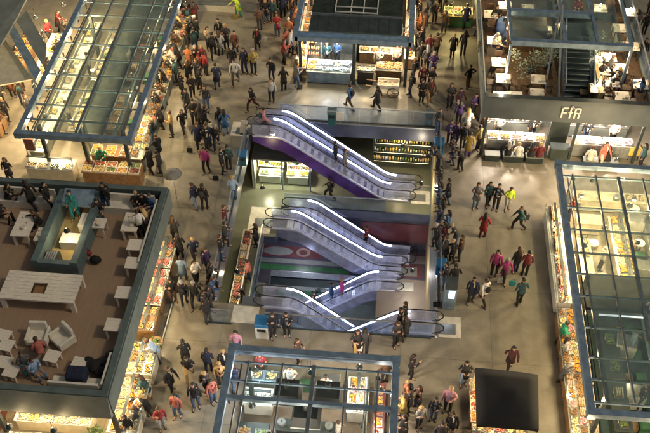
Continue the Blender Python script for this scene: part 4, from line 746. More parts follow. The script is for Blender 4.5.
for x in (7.5, 9.3): 
    bk = thing('bucket', "bucket of yellow flowers before the black canopy", 'bucket', (x, -13.3, 0)); MB().loft([(x, -13.3, 0), (x, -13.3, .35)], [.13, .17], 'steel_light', 10).build('pail', bk); bb = MB()
    for k in range(14): bb.ball((x + RG.gauss(0, .09), -13.3 + RG.gauss(0, .09), .5 + RG.gauss(0, .06)), .05, 'goods_flowers', 1)
    bb.build('flower_heads', bk)
for x, y in ((8.3, -12.2), (7.6, -11.2)): pendant(x, y, 2.0, 16, label='lamp hanging under the black canopy', drop=.5)

# ---- terrace A: stall with a timber roof terrace, lower left
tA = thing('terrace_stall', 'stall at lower left with a timber roof terrace inside a grey parapet', 'market stall', (-13, -8.5, 0))
ax1, ay0, ay1 = -7.2, -14.25, -2.85; ZA = 3.45
MB().box(-24, ay0 + .2, 3.25, ax1 - .2, ay1 - .2, ZA, 'wood_deck').build('deck', tA)
MB().box(-24, ay1 - .27, 3.2, ax1 - .27, ay1, 4.38, 'rim_grey').build('parapet', tA); MB().box(-24, ay0, 3.2, ax1 - .27, ay0 + .26, 4.38, 'rim_grey').build('parapet', tA); MB().box(ax1 - .269, ay0, 3.2, ax1, ay1, 4.38, 'rim_grey').build('parapet', tA)
MB().prism([(ay0 - .01, 3.0), (ay0 - .22, 3.06), (ay0 - .03, 4.3), (ay0 - .01, 4.3)], 'x', -24, ax1 + .02, 'grey_panel').build('fascia', tA); MB().box(ax1 + .005, ay0, 3.1, ax1 + .06, ay1, 4.3, 'rim_grey').build('fascia', tA); MB().box(-24, ay1 + .005, 3.1, ax1, ay1 + .05, 4.2, 'steel_dark').build('fascia', tA)
# benches along the parapet
def bench(x0, x1, y0, y1, label, back, z=ZA):
    t = thing('bench', label, 'bench', ((x0 + x1) / 2, (y0 + y1) / 2, z)); MB().box(x0, y0, z, x1, y1, z + .45, 'bench_pale').build('seat', t)
    bx = {'n': (x0, y1 + .002, x1, y1 + .1), 's': (x0, y0 - .1, x1, y0 - .002), 'e': (x1 + .002, y0, x1 + .1, y1)}[back]; MB().box(bx[0], bx[1], z, bx[2], bx[3], z + .9, 'bench_pale').build('backrest', t)
bench(-17.5, -12.55, -3.95, -3.47, 'long pale bench along the far parapet, left of the sunken service box', 'n'); bench(-10.25, -7.75, -3.95, -3.47, 'pale bench along the far parapet, right of the sunken service box', 'n')
bench(-9.7, -7.7, -13.7, -13.2, 'pale bench along the near parapet at the terrace corner', 's')
MB().box(-7.62, -7.4, ZA, -7.54, -3.6, ZA + .88, 'bench_pale').box(-7.62, -13.7, ZA, -7.54, -12.2, ZA + .88, 'bench_pale').build('side_panel', tA)
# sunken service box
sb = thing('service_box', 'teal walled service box sunk into the timber terrace', 'service box', (-11.2, -5.4, ZA))
X0, X1, Y0, Y1 = -12.25, -10.2, -7.85, -3.4
MB().box(X0, Y0, ZA - .001, X0 + .3, Y1, 4.42, 'teal_paint').build('side_wall', sb); MB().box(X1 - .3, Y0, ZA - .001, X1, Y1, 4.42, 'teal_paint').build('side_wall', sb); MB().box(X0 + .301, Y0, ZA - .001, X1 - .301, Y0 + .25, 4.3, 'teal_paint').build('end_wall', sb)
MB().hexa([(X0 + .301, Y1 - .9, 4.2), (X1 - .301, Y1 - .9, 4.2), (X1 - .301, Y1 - .101, 4.2), (X0 + .301, Y1 - .101, 4.2), (X0 + .301, Y1 - .9, 4.3), (X1 - .301, Y1 - .9, 4.3), (X1 - .301, Y1 - .101, 4.6), (X0 + .301, Y1 - .101, 4.6)], 'steel_blue').build('lid', sb)
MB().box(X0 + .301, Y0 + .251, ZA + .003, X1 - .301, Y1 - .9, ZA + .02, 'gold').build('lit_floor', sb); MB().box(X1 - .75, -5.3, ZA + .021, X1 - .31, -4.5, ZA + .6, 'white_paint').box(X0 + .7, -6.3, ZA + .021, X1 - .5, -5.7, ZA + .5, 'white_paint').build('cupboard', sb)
MB().box(X0 + .35, -7.5, ZA + .021, X0 + .95, -6.9, ZA + .6, 'steel_dark').build('machine', sb)
for k in range(5): MB().box(X0 + .4 + k * .1, -7.45, ZA + .601, X0 + .46 + k * .1, -6.95, ZA + .64, 'steel_light').build('grille', sb)
pendant(-11.0, -6.3, ZA + 1.3, 12, label='small lamp hanging over the terrace service box', drop=.25)
# white tables, stools, armchairs
for x, y, w, d, l in ((-13.35, -5.55, .85, 1.5, 'pale timber table at the left of the teal service box'), (-8.5, -5.0, .75, 1.15, 'pale timber table near the right parapet, guests round it'), (-10.0, -5.2, .7, .6, 'low white table just right of the teal service box'), (-12.4, -6.1, .45, .8, 'narrow pale table against the left wall of the teal service box')):
    clutter(['cup', 'plates', 'cup'], [(x - .12, y + .25 * d), (x + .1, y - .2 * d), (x + .15, y + .05)][:2 if w < .8 else 3], 'on the terrace tables', ZA + .75); copy_thing(TLONG, (x, y, ZA), 0, l, 'pale tables on the timber terrace', (w / .75, d / 1.5, 1))
for (x, y), l in zip(((-7.98, -6.35), (-7.82, -7.4), (-7.84, -9.05), (-7.86, -10.75)), ('first pale square stool table below the guests by the right parapet', 'second pale square table down the right parapet of the terrace', 'third pale square table down the right parapet of the terrace', 'fourth and lowest pale square table along the right parapet')):
    copy_thing(TW, (x, y, ZA), 0, l, 'square tables along the right parapet', (1.0, .92, 1))
bt = thing('large_table', 'large pale plank table with a square hole in the middle of its top', 'table', (-11.45, -9.05, ZA))
bx = (-13.1, -11.83, -11.2, -9.82); by = (-9.82, -9.34, -8.83, -8.28)
b = MB(); z0, z1 = ZA + .68, ZA + .76
for i in range(8): 
    y0 = by[0] + (by[3] - by[0]) * i / 8; y1 = by[0] + (by[3] - by[0]) * (i + .95) / 8
    if by[1] - .05 < (y0 + y1) / 2 < by[2] + .05: b.box(bx[0], y0, z0, bx[1], y1, z1, 'wood_pale').box(bx[2], y0, z0, bx[3], y1, z1, 'wood_pale')
    else: b.box(bx[0], y0, z0, bx[3], y1, z1, 'wood_pale')
b.build('tabletop', bt)
for x in (bx[0] + .12, bx[3] - .12):
    for y in (by[0] + .1, by[3] - .1): MB().box(x - .1, y - .07, ZA, x + .1, y + .07, z0 - .001, 'wood_pale').build('leg', bt)
ob = MB().box(-11.83, -9.34, ZA + .45, -11.2, -8.83, ZA + .5, 'wood_mid').build('inset_tray', bt)
def armchair(px, py, rz, label):
    p = at(px, py, ZA + .4); t = thing('armchair', label, 'armchair', (p.x, p.y, ZA), 'white armchairs on the timber terrace', rz); t['_o'] = (0, 0, 0); M = 'bench_pale'
    MB().box(-.36, -.36, .2, .36, .3, .42, M).build('seat', t, bevel=.03); MB().box(-.36, .28, .2, .36, .42, .95, M).build('backrest', t, bevel=.03)
    for sx in (-1, 1): MB().box(sx * .40 - .05, -.36, .2, sx * .40 + .05, .4, .62, M).build('armrest', t, bevel=.02)
    for sx in (-1, 1):
        for sy in (-1, 1): MB().cyl(sx * .3, sy * .3, 0, .199, .02, 'wood_dark', 6).build('leg', t)
armchair(38, 336, .05, 'white armchair standing straight, left of the pair below the large table'); armchair(62, 338, -.7, 'white armchair turned at an angle, right of the pair below the large table')
for px, py, l in ((52, 356, 'white low side table in front of the two armchairs'), (79, 363, 'white low table beside the pile of dark coats'), (4, 362, 'white low table at the left photo edge by the near parapet'), (6, 345, 'narrow white table at the far left above the near parapet'), (3, 335, 'pale chair side at the left photo edge'), (11, 371, 'white double seat pad by the near parapet')):
    p = at(px, py, ZA + .45); copy_thing(TW, (p.x, p.y, ZA), -.15, l, 'low white tables near the armchairs', (.85, .8, .62))
cp = thing('coat_pile', 'pile of dark coats lying on the near corner bench of the terrace', 'coats', (-8.1, -12.6, ZA)); 
for k, (dx, dy, mm) in enumerate(((0, 0, 'cloth_black'), (.35, .3, 'cloth_charcoal'), (-.35, .2, 'cloth_black'))):
    b = MB(); rr = random.Random(k)
    for j in range(5): b.ball((-8.1 + dx + rr.gauss(0, .12), -12.6 + dy + rr.gauss(0, .12), ZA + .2 + rr.random() * .2), .26, mm, 2, (1, .8, .6), rr.random() * 3)
    b.build('coat', cp)
pf = thing('pouf', 'dark navy padded block on the near corner bench of the terrace', 'seat', (-8.7, -13.2, ZA)); MB().box(-9.1, -13.55, ZA + .451, -8.3, -12.95, ZA + .95, 'cloth_navy').build('cushion', pf, bevel=.06)
pr = thing('red_bag', 'red bag on the terrace floor right of the teal service box', 'bag', (-9.95, -7.3, ZA)); p = at(88, 253, ZA + .2); b = MB(); b.ball((p.x, p.y, ZA + .2), .18, 'cloth_red', 2, (1, .7, 1)); b.build('body', pr); MB().loft([(p.x - .1, p.y, ZA + .32), (p.x - .06, p.y, ZA + .5), (p.x + .06, p.y, ZA + .5), (p.x + .1, p.y, ZA + .32)], .012, 'cloth_dark_red', 5, up=(0, 1, 0)).build('strap', pr)
pr = thing('bag', 'dark bag on the terrace floor behind the red bag', 'bag', (-9.8, -6.9, ZA)); b = MB(); b.ball((-9.75, -6.95, ZA + .22), .24, 'cloth_black', 2, (1.2, .8, .9)); b.build('body', pr); MB().loft([(-9.85, -6.95, ZA + .38), (-9.75, -6.95, ZA + .55), (-9.65, -6.95, ZA + .38)], .012, 'cloth_black', 5, up=(0, 1, 0)).build('strap', pr)
# counters around terrace stall
for y0, y1, l, bm, tm in ((-4.9, -3.2, 'deli counter at the far end below the terrace east side', 'wood_mid', 'white_paint'), (-7.2, -5.0, 'glass-fronted deli counter, second below the terrace east side', 'wood_mid', 'white_paint'), (-8.7, -7.3, 'wooden open counter in the middle of the terrace east side', 'wood_mid', 'wood_mid'), (-11.0, -9.3, 'bright cheese counter beside the shopper in light blue', 'cream', 'white_paint'), (-13.9, -11.2, 'widest lit produce counter at the near end of the terrace east side', 'cream', 'white_paint')):
    wide = .45 if y1 < -9 else 0
    counter(-7.95, y0, -7.1 + wide, y1, l, base=bm, top=tm, screen='e', light=True)
    n = int((y1 - y0) / .5); trays((-7.35 + wide, y0 + .3), (-7.35 + wide, y1 - .3), n, 3 if wide else 2, {0: ['meat', 'bread', 'pastries'], 1: ['pastries', 'oranges', 'cheese', 'bread', 'lemons']}[1 if wide else 0], "beside the terrace east side", rz=math.pi / 2, rowgap=.36 if not wide else .38, sc=.9)
for k in range(6): pendant(-7.55, -3.8 - k * 1.95, 2.6, 24 + 4 * k, label='pendant lamp over the counters along the terrace east side', drop=.5)
MB().bar((-6.85, -9.2, .06), (-6.75, -3.0, .06), .05, .1, 'steel_light').build('kick_rail', tA)
for x in (-12.35, -7.4): MB().box(x - .08, -14.0, 0, x + .08, -13.84, 3.2, 'steel_dark').build('post', tA)
MB().box(-16, -11.6, 0, -8.5, -11.5, 3.1, 'cream').build('back_wall', tA)
counter(-12.0, -13.7, -8.7, -12.9, 'bright front counter of pale goods on the near side below the terrace', base='cream', light=True); counter(-12.0, -12.5, -8.7, -11.8, 'rear counter of cheese on the near side below the terrace', base='cream', light=True); counter(-15.0, -13.9, -12.7, -12.0, 'dark red counter at the bottom left corner', base='red_paint', top='cream'); counter(-12.0, -15.0, -8.9, -14.2, 'outermost row counter at the bottom left, in front of terrace stall', base='cream', light=True)
trays((-11.6, -13.5), (-9.0, -13.5), 6, 2, ['cheese', 'pastries', 'lemons'], "on the bright counter below the terrace", rowgap=.4, sc=.9); trays((-11.6, -12.2), (-9.0, -12.2), 6, 1, ['cheese', 'lemons'], "on the rear counter below the terrace"); trays((-11.6, -14.75), (-9.2, -14.75), 6, 2, ['lemons', 'cheese', 'greens'], 'on the outermost bottom left counter', rowgap=.36, sc=.85)
for x, y, e in ((-11.2, -13.3, 42), (-9.4, -13.3, 42), (-11.3, -14.9, 30), (-9.5, -14.9, 30), (-13.9, -13.2, 22)): pendant(x, y, 2.6, e, label='pendant lamp on the near side below the terrace', drop=.45)
bush(-8.35, -13.9, .0, .4, 1.2, 'leafy green plant at the near corner of the terrace stall', 'plant', 200); 
bk = thing('basket', 'round wicker basket of goods at the near corner of the terrace stall', 'basket', (-7.6, -14.3, 0)); MB().loft([(-7.6, -14.3, .5), (-7.6, -14.3, .72)], [.25, .36], 'wood_mid', 14).cyl(-7.6, -14.3, 0, .499, .06, 'wood_dark').build('basket_body', bk); b = MB()
for k in range(16): b.ball((-7.6 + RG.gauss(0, .13), -14.3 + RG.gauss(0, .13), .76), .055, 'goods_bread', 1)
b.build('goods', bk)
p = at(155, 342, .9); bk = thing('basket', 'round green herb basket beside the shopper in light blue', 'basket', (p.x, p.y, 0)); MB().loft([(p.x, p.y, .6), (p.x, p.y, .85)], [.25, .36], 'wood_mid', 14).cyl(p.x, p.y, 0, .599, .06, 'wood_dark').build('basket_body', bk); b = MB()
for k in range(22): b.ball((p.x + RG.gauss(0, .15), p.y + RG.gauss(0, .15), .9), .06, 'goods_greens', 1)
b.build('goods', bk)
# low panel signs on B front edge of terrace: round dark parasol seen beyond terrace corner
p = at(172, 172, 2.0); pa = thing('parasol', 'small round grey parasol beyond the far corner of the terrace', 'parasol', (p.x, p.y, 0)); MB().loft([(p.x, p.y, 1.85), (p.x, p.y, 2.05)], [.5, .05], 'cloth_grey', 12).build('canopy', pa); MB().cyl(p.x, p.y, 0, 1.85, .025, 'steel_light', 6).build('pole', pa)

# ---- lower-level shops in the well
sh = thing('lower_shop', 'lit shop of flowers behind glass on the lower level under the purple escalator', 'shop', (-3.2, 7.5, Z1))
MB().box(-4.9, 8.9, Z1, -1.4, 9.0, -2.2, 'cream').box(-4.9, 6.3, -2.25, -1.4, 9.0, -2.15, 'grey_panel').box(-5.0, 6.3, Z1, -4.9, 9, -2.26, 'cream').build('wall', sh)
for x in (-4.88, -3.15, -1.45): MB().box(x - .04, 6.28, Z1, x + .04, 6.36, -2.251, 'steel_blue').build('post', sh)
for x in (-4.83, -3.1): MB().box(x, 6.3, Z1 + .03, x + 1.6, 6.32, -2.27, 'glass_clear').build('glass_pane', sh)
counter(-4.7, 6.7, -3.3, 7.4, 'white display table in the left bay of the lit lower shop', z=Z1, h=.7, base='white_paint'); counter(-2.95, 6.7, -1.6, 7.4, 'white display table in the right bay of the lit lower shop', z=Z1, h=.7, base='white_paint')
trays((-4.3, 7.0), (-3.5, 7.0), 2, 1, ['greens', 'pastries'], "in the lower shop's left bay", z=Z1 + .7, style='crate'); trays((-2.7, 7.0), (-1.9, 7.0), 2, 1, ['flowers', 'oranges'], "in the lower shop's right bay", z=Z1 + .7, style='crate')
wall_shelf(-4.8, -3.2, 7.45, .75, 2.1, 3, ['goods_flowers', 'goods_oranges', 'goods_greens'], 'wall shelf of flowers in the left bay of the lower shop', Z1, 'white_paint'); wall_shelf(-3.0, -1.5, 7.45, .55, 2.1, 4, ['goods_meat', 'goods_sweets', 'goods_greens', 'goods_bread'], 'wall shelf of coloured goods in the right bay of the lower shop', Z1, 'white_paint')
for x in (-4.1, -2.3): pendant(x, 6.75, -2.75, 62, col=(1, .88, .62), label='lamp in the lit lower level shop', drop=.25)
wall_shelf(2.2, 5.8, 8.6, .7, 2.9, 3, ['goods_lemons', 'white_paint', 'goods_greens', 'goods_jars'], 'dark shelf wall of pale bottles at the right of the lower level', Z1, 'slate', lit=True)
pendant(4.0, 7.9, -1.9, 26, label='lamp in front of the lower level shelf wall', drop=.4); pendant(5.2, 5.3, -2.4, 35, label='lamp over the lower level floor at right', drop=.4, col=(1, .85, .6)); pendant(5.0, 1.6, -5.9, 40, label='lamp above the pale floor at the bottom of the well', col=(.9, .85, .85), drop=.6); pendant(5.0, -3.0, -5.9, 20, label='lamp above the pale floor at the bottom of the well', col=(1, .8, .6), drop=.6); pendant(-3.9, 3.6, -1.8, 22, label='lamp at the head of the middle escalators', drop=.4); pendant(-4.4, -2.5, -2.0, 22, label='lamp over the left lower walkway', drop=.4, col=(1, .85, .5)); pendant(-1.8, 4.2, -5.9, 30, label='lamp over the red floor band', col=(.85, .85, 1), drop=.4); pendant(-1.5, .8, -8.9, 34, label='added fill lamp under the bottom floor edge, nearer one', col=(.75, .8, 1), drop=.3); pendant(1.6, -1.8, -8.9, 34, label='added fill lamp over the basement floor', col=(.75, .8, 1), drop=.3); pendant(0, 3.5, -9.0, 26, label='lamp under the bottom floor edge', col=(.7, .8, 1), drop=.3)  # lamps over the basement opening are added to brighten the dark gap
trays((-4.6, -5.5), (-4.6, 1.6), 14, 1, ['bread', 'tomatoes', 'meat', 'jars'], "on the well's lower walkway", z=Z1 + .92, rz=math.pi / 2); counter(-4.88, -6, -4.32, 2.0, 'long goods counter on the lower walkway at the left of the well', z=Z1, base='wood_mid', top='wood_pale')
# bins, kiosk and signs round the well
def bin_(px, py, label, m='steel_blue', w=.5, h=1.0, top='teal_paint'):
    p = at(px, py); t = thing('litter_bin', label, 'bin', (p.x, p.y, 0)); MB().box(p.x - w / 2, p.y - w / 2, 0, p.x + w / 2, p.y + w / 2, h * .8, m).build('body', t, bevel=.02); MB().box(p.x - w / 2 - .02, p.y - w / 2 - .02, h * .8 + .001, p.x + w / 2 + .02, p.y + w / 2 + .02, h, top).build('lid', t, bevel=.03); MB().box(p.x - w / 3, p.y - w / 2 - .03, h * .55, p.x + w / 3, p.y - w / 2 - .001, h * .72, 'black_plastic').build('slot', t)
mat('teal_bin', (.03, .13, .15), .4); mat('blue_bin', (.03, .16, .34), .4)
bin_(332, 123, 'dark teal litter bin at the far rail of the well', 'teal_bin', .5, 1.05); bin_(428, 124, 'dark teal litter bin near the far right corner of the well', 'teal_bin', .45, .95); bin_(438, 152, 'bright blue bin at the right rail of the well', 'blue_bin', .55, .9, 'blue_bin'); bin_(263, 334, 'blue bin with a white front beside the near left escalator', 'white_paint', .6, 1.1, 'blue_bin'); bin_(243, 163, 'blue bin by the far left corner of the well', 'teal_bin', .5, .8, 'blue_bin'); bin_(440, 272, 'bright blue bin beside the right rail, under the queue', 'blue_bin', .5, .8, 'blue_bin')
p = at(448, 306); t = thing('info_kiosk', 'tall dark information kiosk with a lit white screen right of the well', 'kiosk', (p.x, p.y, 0)); MB().box(p.x - .3, p.y - .22, 0, p.x + .3, p.y + .22, 1.5, 'steel_blue').build('body', t, bevel=.02); MB().hexa([(p.x - .28, p.y - .2, 1.501), (p.x + .28, p.y - .2, 1.501), (p.x + .28, p.y + .2, 1.501), (p.x - .28, p.y + .2, 1.501), (p.x - .28, p.y - .12, 1.9), (p.x + .28, p.y - .12, 1.9), (p.x + .28, p.y + .12, 2.1), (p.x - .28, p.y + .12, 2.1)], 'steel_dark').build('head', t); MB().box(p.x - .1, p.y - .25, .9, p.x + .2, p.y - .222, 1.45, 'screen_lit').build('screen', t)
p = at(244, 134); t = thing('info_sign', 'white floor sign with dark stripe at the far left escalator entry', 'sign', (p.x, p.y, 0)); MB().hexa([(p.x - .25, p.y - .05, .1), (p.x + .15, p.y - .05, .1), (p.x + .15, p.y, .1), (p.x - .25, p.y, .1), (p.x - .1, p.y, 1.0), (p.x + .3, p.y, 1.0), (p.x + .3, p.y + .05, 1.0), (p.x - .1, p.y + .05, 1.0)], 'light_sign' if 'light_sign' in MATS else 'bench_pale').build('board', t); MB().box(p.x - .2, p.y - .1, 0, p.x + .2, p.y + .1, .099, 'black_plastic').build('foot', t)
p = at(338, 146, .6); t = thing('notice_sign', 'small white notice plate on a post by the far escalator rail', 'sign', (p.x, 7.45, 0)); MB().box(.0, 7.32, .35, .45, 7.36, .95, 'white_paint').build('plate', t); MB().box(.2, 7.361, 0, .25, 7.4, .349, 'steel_light').build('post', t)
# cleaner's low wall, yellow stall and top edge pieces
t = thing('low_wall', 'low pale wall crossing the aisle at the top left of centre', 'low wall', (-8.7, 18.2, 0)); MB().box(-10.2, 18.1, 0, -7.3, 18.4, .5, 'bench_pale').build('wall', t); MB().box(-10.25, 18.05, .501, -7.25, 18.45, .56, 'grey_panel').build('coping', t)
counter(6.2, 17.6, 8.1, 18.5, 'yellow-lit stand with green front at the top edge right of centre', base='green_paint', top='goods_lemons'); trays((6.5, 17.9), (7.8, 17.9), 3, 2, ['lemons', 'greens', 'tomatoes'], "on the yellow-lit stand", style='crate'); pendant(7.2, 18.2, 2.4, 55, label='lamp over the yellow-lit stand', col=(1, .85, .35)); 
t = thing('awning', 'bright yellow awning over the stand at the top edge', 'awning', (7.1, 19, 0)); MB().box(6.1, 18.7, 1.9, 8.2, 19.6, 1.96, 'goods_lemons').build('canopy', t); MB().box(6.1, 18.65, 0, 6.16, 18.69, 1.9, 'steel_light').box(8.14, 18.65, 0, 8.2, 18.69, 1.9, 'steel_light').box(6.1, 19.61, 0, 6.16, 19.66, 1.9, 'steel_light').box(8.14, 19.61, 0, 8.2, 19.66, 1.9, 'steel_light').build('posts', t)
# ------------------------------------------------------------------ people
def skin_mesh(V, E_, R_, root, sub=1):
    me = bpy.data.meshes.new('tmp'); me.from_pydata([tuple(v) for v in V], E_, []); o = bpy.data.objects.new('tmp', me); COL.objects.link(o)
    md = o.modifiers.new('s', 'SKIN'); sv = me.skin_vertices[0].data
    for i, r in enumerate(R_): sv[i].radius = r if isinstance(r, tuple) else (r, r); sv[i].use_root = (i == root)
    md.use_smooth_shade = True; ss = o.modifiers.new('u', 'SUBSURF'); ss.levels = sub; ss.render_levels = sub
    dg = bpy.context.evaluated_depsgraph_get(); dg.update(); m2 = bpy.data.meshes.new_from_object(o.evaluated_get(dg)); bpy.data.objects.remove(o); bpy.data.meshes.remove(me); return m2
def make_person(pose='stand', stride=.0, lean=0.0, arms=('down', 'down'), coat='jacket', hair='short', extra=None):
    t = proto(thing('person', 'x', 'person')); V3 = Vector
    sit = pose == 'sit'; hipz = .50 if sit else .93 - stride * stride * .22
    L = math.radians(lean); 
    def up(h, x=0, y=0): # point h above the hip on the leaning torso
        return V3((x, -math.sin(L) * h + y, hipz + math.cos(L) * h))
    hip = V3((0, 0, hipz)); J = {}
    for s, sg in ((-1, 1), (1, -1)):
        hx = s * .095
        if sit: J['k', s] = V3((s * .12, -.43, .50)); J['a', s] = V3((s * .13, -.40 + .05 * sg, .08))
        else:
            yf = -sg * stride / 2; fwdleg = yf < 0
            J['a', s] = V3((s * .10, yf, .08 if fwdleg or stride < .3 else .14)); J['k', s] = V3((s * .10, yf * .5 - (.04 + stride * .12), .50 - stride * .03))
        J['h', s] = V3((hx, 0, hipz - .02)); J['t', s] = J['a', s] + V3((s * .02, -.16, -.05 if J['a', s].z < .1 else -.09))
        J['s', s] = up(.46, s * .172); am = arms[0 if s < 0 else 1]; S = J['s', s]
        if am == 'down': e = S + V3((s * .07, .03 + .0, -.28)); w = e + V3((s * .01, -.07, -.24))
        elif am == 'fwd': e = S + V3((s * .07, -.10 * 1, -.27)); w = e + V3((-s * .02, -.18, -.16))
        elif am == 'back': e = S + V3((s * .06, .14, -.25)); w = e + V3((s * .01, .06, -.24))
        elif am == 'bent': e = S + V3((s * .10, .02, -.27)); w = e + V3((-s * .13, -.22, .03))
        elif am == 'phone': e = S + V3((s * .08, -.12, -.22)); w = e + V3((-s * .10, -.15, .22))
        elif am == 'hip': e = S + V3((s * .22, .06, -.22)); w = e + V3((-s * .16, -.08, -.16))
        elif am == 'reach': e = S + V3((s * .04, -.24, -.16)); w = e + V3((-s * .03, -.25, -.05))
        J['e', s] = e; J['w', s] = w
    neck = up(.53); nk2 = up(.585, 0, -.01); head = up(.66, 0, -.02); top = up(.775, 0, -.015)
    V = [hip, up(.18), up(.36), neck, nk2, head, top]; R_ = [.115, .10, .125, .055, .052, (.078, .088), (.066, .078)]; E_ = [(0, 1), (1, 2), (2, 3), (3, 4), (4, 5), (5, 6)]
    for s in (-1, 1):
        i = len(V); V += [J['s', s], J['e', s], J['w', s], J['h', s], J['k', s], J['a', s], J['t', s]]; R_ += [.052, .04, .027, .085, .055, .035, .028]; E_ += [(2, i), (i, i + 1), (i + 1, i + 2), (0, i + 3), (i + 3, i + 4), (i + 4, i + 5), (i + 5, i + 6)]
    me = skin_mesh(V, E_, R_, 0)
    b = MB(); b.mi('skin'); b.bm.from_mesh(me); bpy.data.meshes.remove(me)
    for s in (-1, 1): # palm, four fingers and thumb, slightly curled
        w = J['w', s]; d = (w - J['e', s]).normalized(); side = V3((s, 0, 0)) - d * d.x * s; side.normalize(); nrm = d.cross(side)
        pl = w + d * .085; b.loft([w - d * .01, w + d * .03, pl], [(.022, .018), (.026, .034), (.016, .038)], 'skin', 6, up=side)
        for k, ln in enumerate((.062, .075, .07, .055)):
            o = nrm * ((k - 1.5) * .019); a0 = pl + o; a1 = a0 + d * ln * .55 - side * .008; a2 = a1 + d * ln * .4 - side * .02; b.loft([a0 - d * .012, a1, a2], [.0095, .009, .0065], 'skin', 5, up=side)
        a0 = w + d * .03 + nrm * -.03; b.loft([a0, a0 + d * .03 - nrm * .025, a0 + d * .06 - nrm * .03 - side * .01], [.012, .0105, .007], 'skin', 5, up=side)
    hc = up(.685, 0, -.02); fy = -.098
    b.loft([hc + V3((0, fy + .01, .02)), hc + V3((0, fy - .018, -.015))], [.008, .015], 'skin', 5)
    for s in (-1, 1):
        b.ball(hc + V3((s * .03, fy + .012, .018)), .011, 'eye', 1); b.ball(hc + V3((s * .082, .0, 0)), .022, 'skin', 1, (.45, .8, 1.3))
    b.ball(hc + V3((0, fy + .012, -.045)), .018, 'lip', 1, (1.3, .5, .4))
    b.build('body', t)
    # trousers
    b = MB(); b.loft([up(-.06), up(.04), up(.16)], [(.165, .12), (.17, .125), (.155, .11)], 'cloth_dark_grey', 10, up=(0, 1, 0))
    for s in (-1, 1):
        h, k, a = J['h', s], J['k', s], J['a', s]; b.loft([h + V3((0, 0, .03)), h.lerp(k, .5), k, k.lerp(a, .5), a + V3((0, 0, .0))], [.10, .088, .070, .062, .056], 'cloth_dark_grey', 8)
    b.build('trousers', t)
    for s in (-1, 1):
        b = MB(); a = J['a', s]; tt = J['t', s]; d = V3((tt.x - a.x, tt.y - a.y, 0)).normalized(); gz = min(a.z, tt.z) - .02
        b.loft([V3((a.x, a.y, gz)) - d * .07, V3((a.x, a.y, gz + .01)), V3((a.x, a.y, gz)) + d * .10, V3((a.x, a.y, gz - .01)) + d * .19], [(.036, .04), (.046, .055), (.045, .035), (.03, .022)], 'rubber', 8, up=(0, 0, 1)); b.build('shoe', t)
    # upper garment
    b = MB(); m = 'cloth_black'; hem = {'jacket': -.07, 'coat': -.36, 'top': -.02}[coat]; fl = {'jacket': 1.0, 'coat': 1.18, 'top': .94}[coat]
    if sit: hem = max(hem, -.05)
    hemp = up(hem) if hem > -.2 else V3((0, .02, hipz + hem))
    b.loft([hemp, up(.02), up(.2), up(.36), up(.47), up(.535), up(.565)], [(.18 * fl, .14 * fl), (.168, .13), (.16, .118), (.178, .125), (.158, .10), (.085, .075), (.062, .062)], m, 12, up=(0, 1, 0))
    for s in (-1, 1):
        S, e, w = J['s', s], J['e', s], J['w', s]; b.loft([up(.44, s * .10), S + V3((-s * .012, 0, -.02)), S.lerp(e, .5), e, e.lerp(w, .5), w - (w - e) * .03], [.06, .066, .058, .052, .046, .040], m, 8)
    b.build('jacket', t)
    if extra == 'shirt': MB().hexa([up(-.0, -.035, -.128), up(-.0, .035, -.128), up(.0, .035, -.12), up(0, -.035, -.12), up(.5, -.05, -.105), up(.5, .05, -.105), up(.5, .05, -.09), up(.5, -.05, -.09)], 'cloth_light_grey').build('shirt', t)
    if extra == 'scarf': MB().loft([up(.50, -.075, -.01), up(.53, 0, -.085), up(.50, .075, -.01), up(.52, 0, .07), up(.50, -.075, -.01)], .034, 'cloth_beige', 6).loft([up(.50, .02, -.09), up(.36, .035, -.145), up(.22, .03, -.142)], [(.03, .014), (.035, .014), (.03, .012)], 'cloth_beige', 6, up=(0, 1, 0)).build('scarf', t)
    if extra == 'pack': MB().ball(up(.28, 0, .19), .15, 'cloth_charcoal', 2, (1, .6, 1.35)).loft([up(.44, -.1, .12), up(.5, -.1, 0), up(.4, -.11, -.13), up(.2, -.13, -.1)], .018, 'cloth_charcoal', 5).loft([up(.44, .1, .12), up(.5, .1, 0), up(.4, .11, -.13), up(.2, .13, -.1)], .018, 'cloth_charcoal', 5).build('backpack', t)
    b = MB(); hcc = up(.71, 0, .004)
    bm0 = len(b.bm.verts); b.ball(hcc, .107, 'hair_dark', 2, (.93, 1.06, 1.02))
    cut = [v for v in b.bm.verts if (v.co - hcc).y < -.045 and v.co.z < hcc.z + .045 or v.co.z < hcc.z - .075]
    bmesh.ops.delete(b.bm, geom=cut, context='VERTS')
    if hair == 'long': b.loft([up(.74, 0, .05), up(.62, 0, .085), up(.44, 0, .125), up(.36, 0, .13)], [(.09, .04), (.105, .05), (.09, .035), (.05, .02)], 'hair_dark', 8, up=(0, 1, 0))
    elif hair == 'bun': b.ball(up(.76, 0, .11), .05, 'hair_dark', 1)
    elif hair == 'hood': b.loft([up(.5, 0, .06), up(.56, 0, .10), up(.6, 0, .08)], [(.1, .05), (.11, .06), (.06, .03)], m, 8, up=(0, 1, 0))
    b.build('hair', t)
    return t
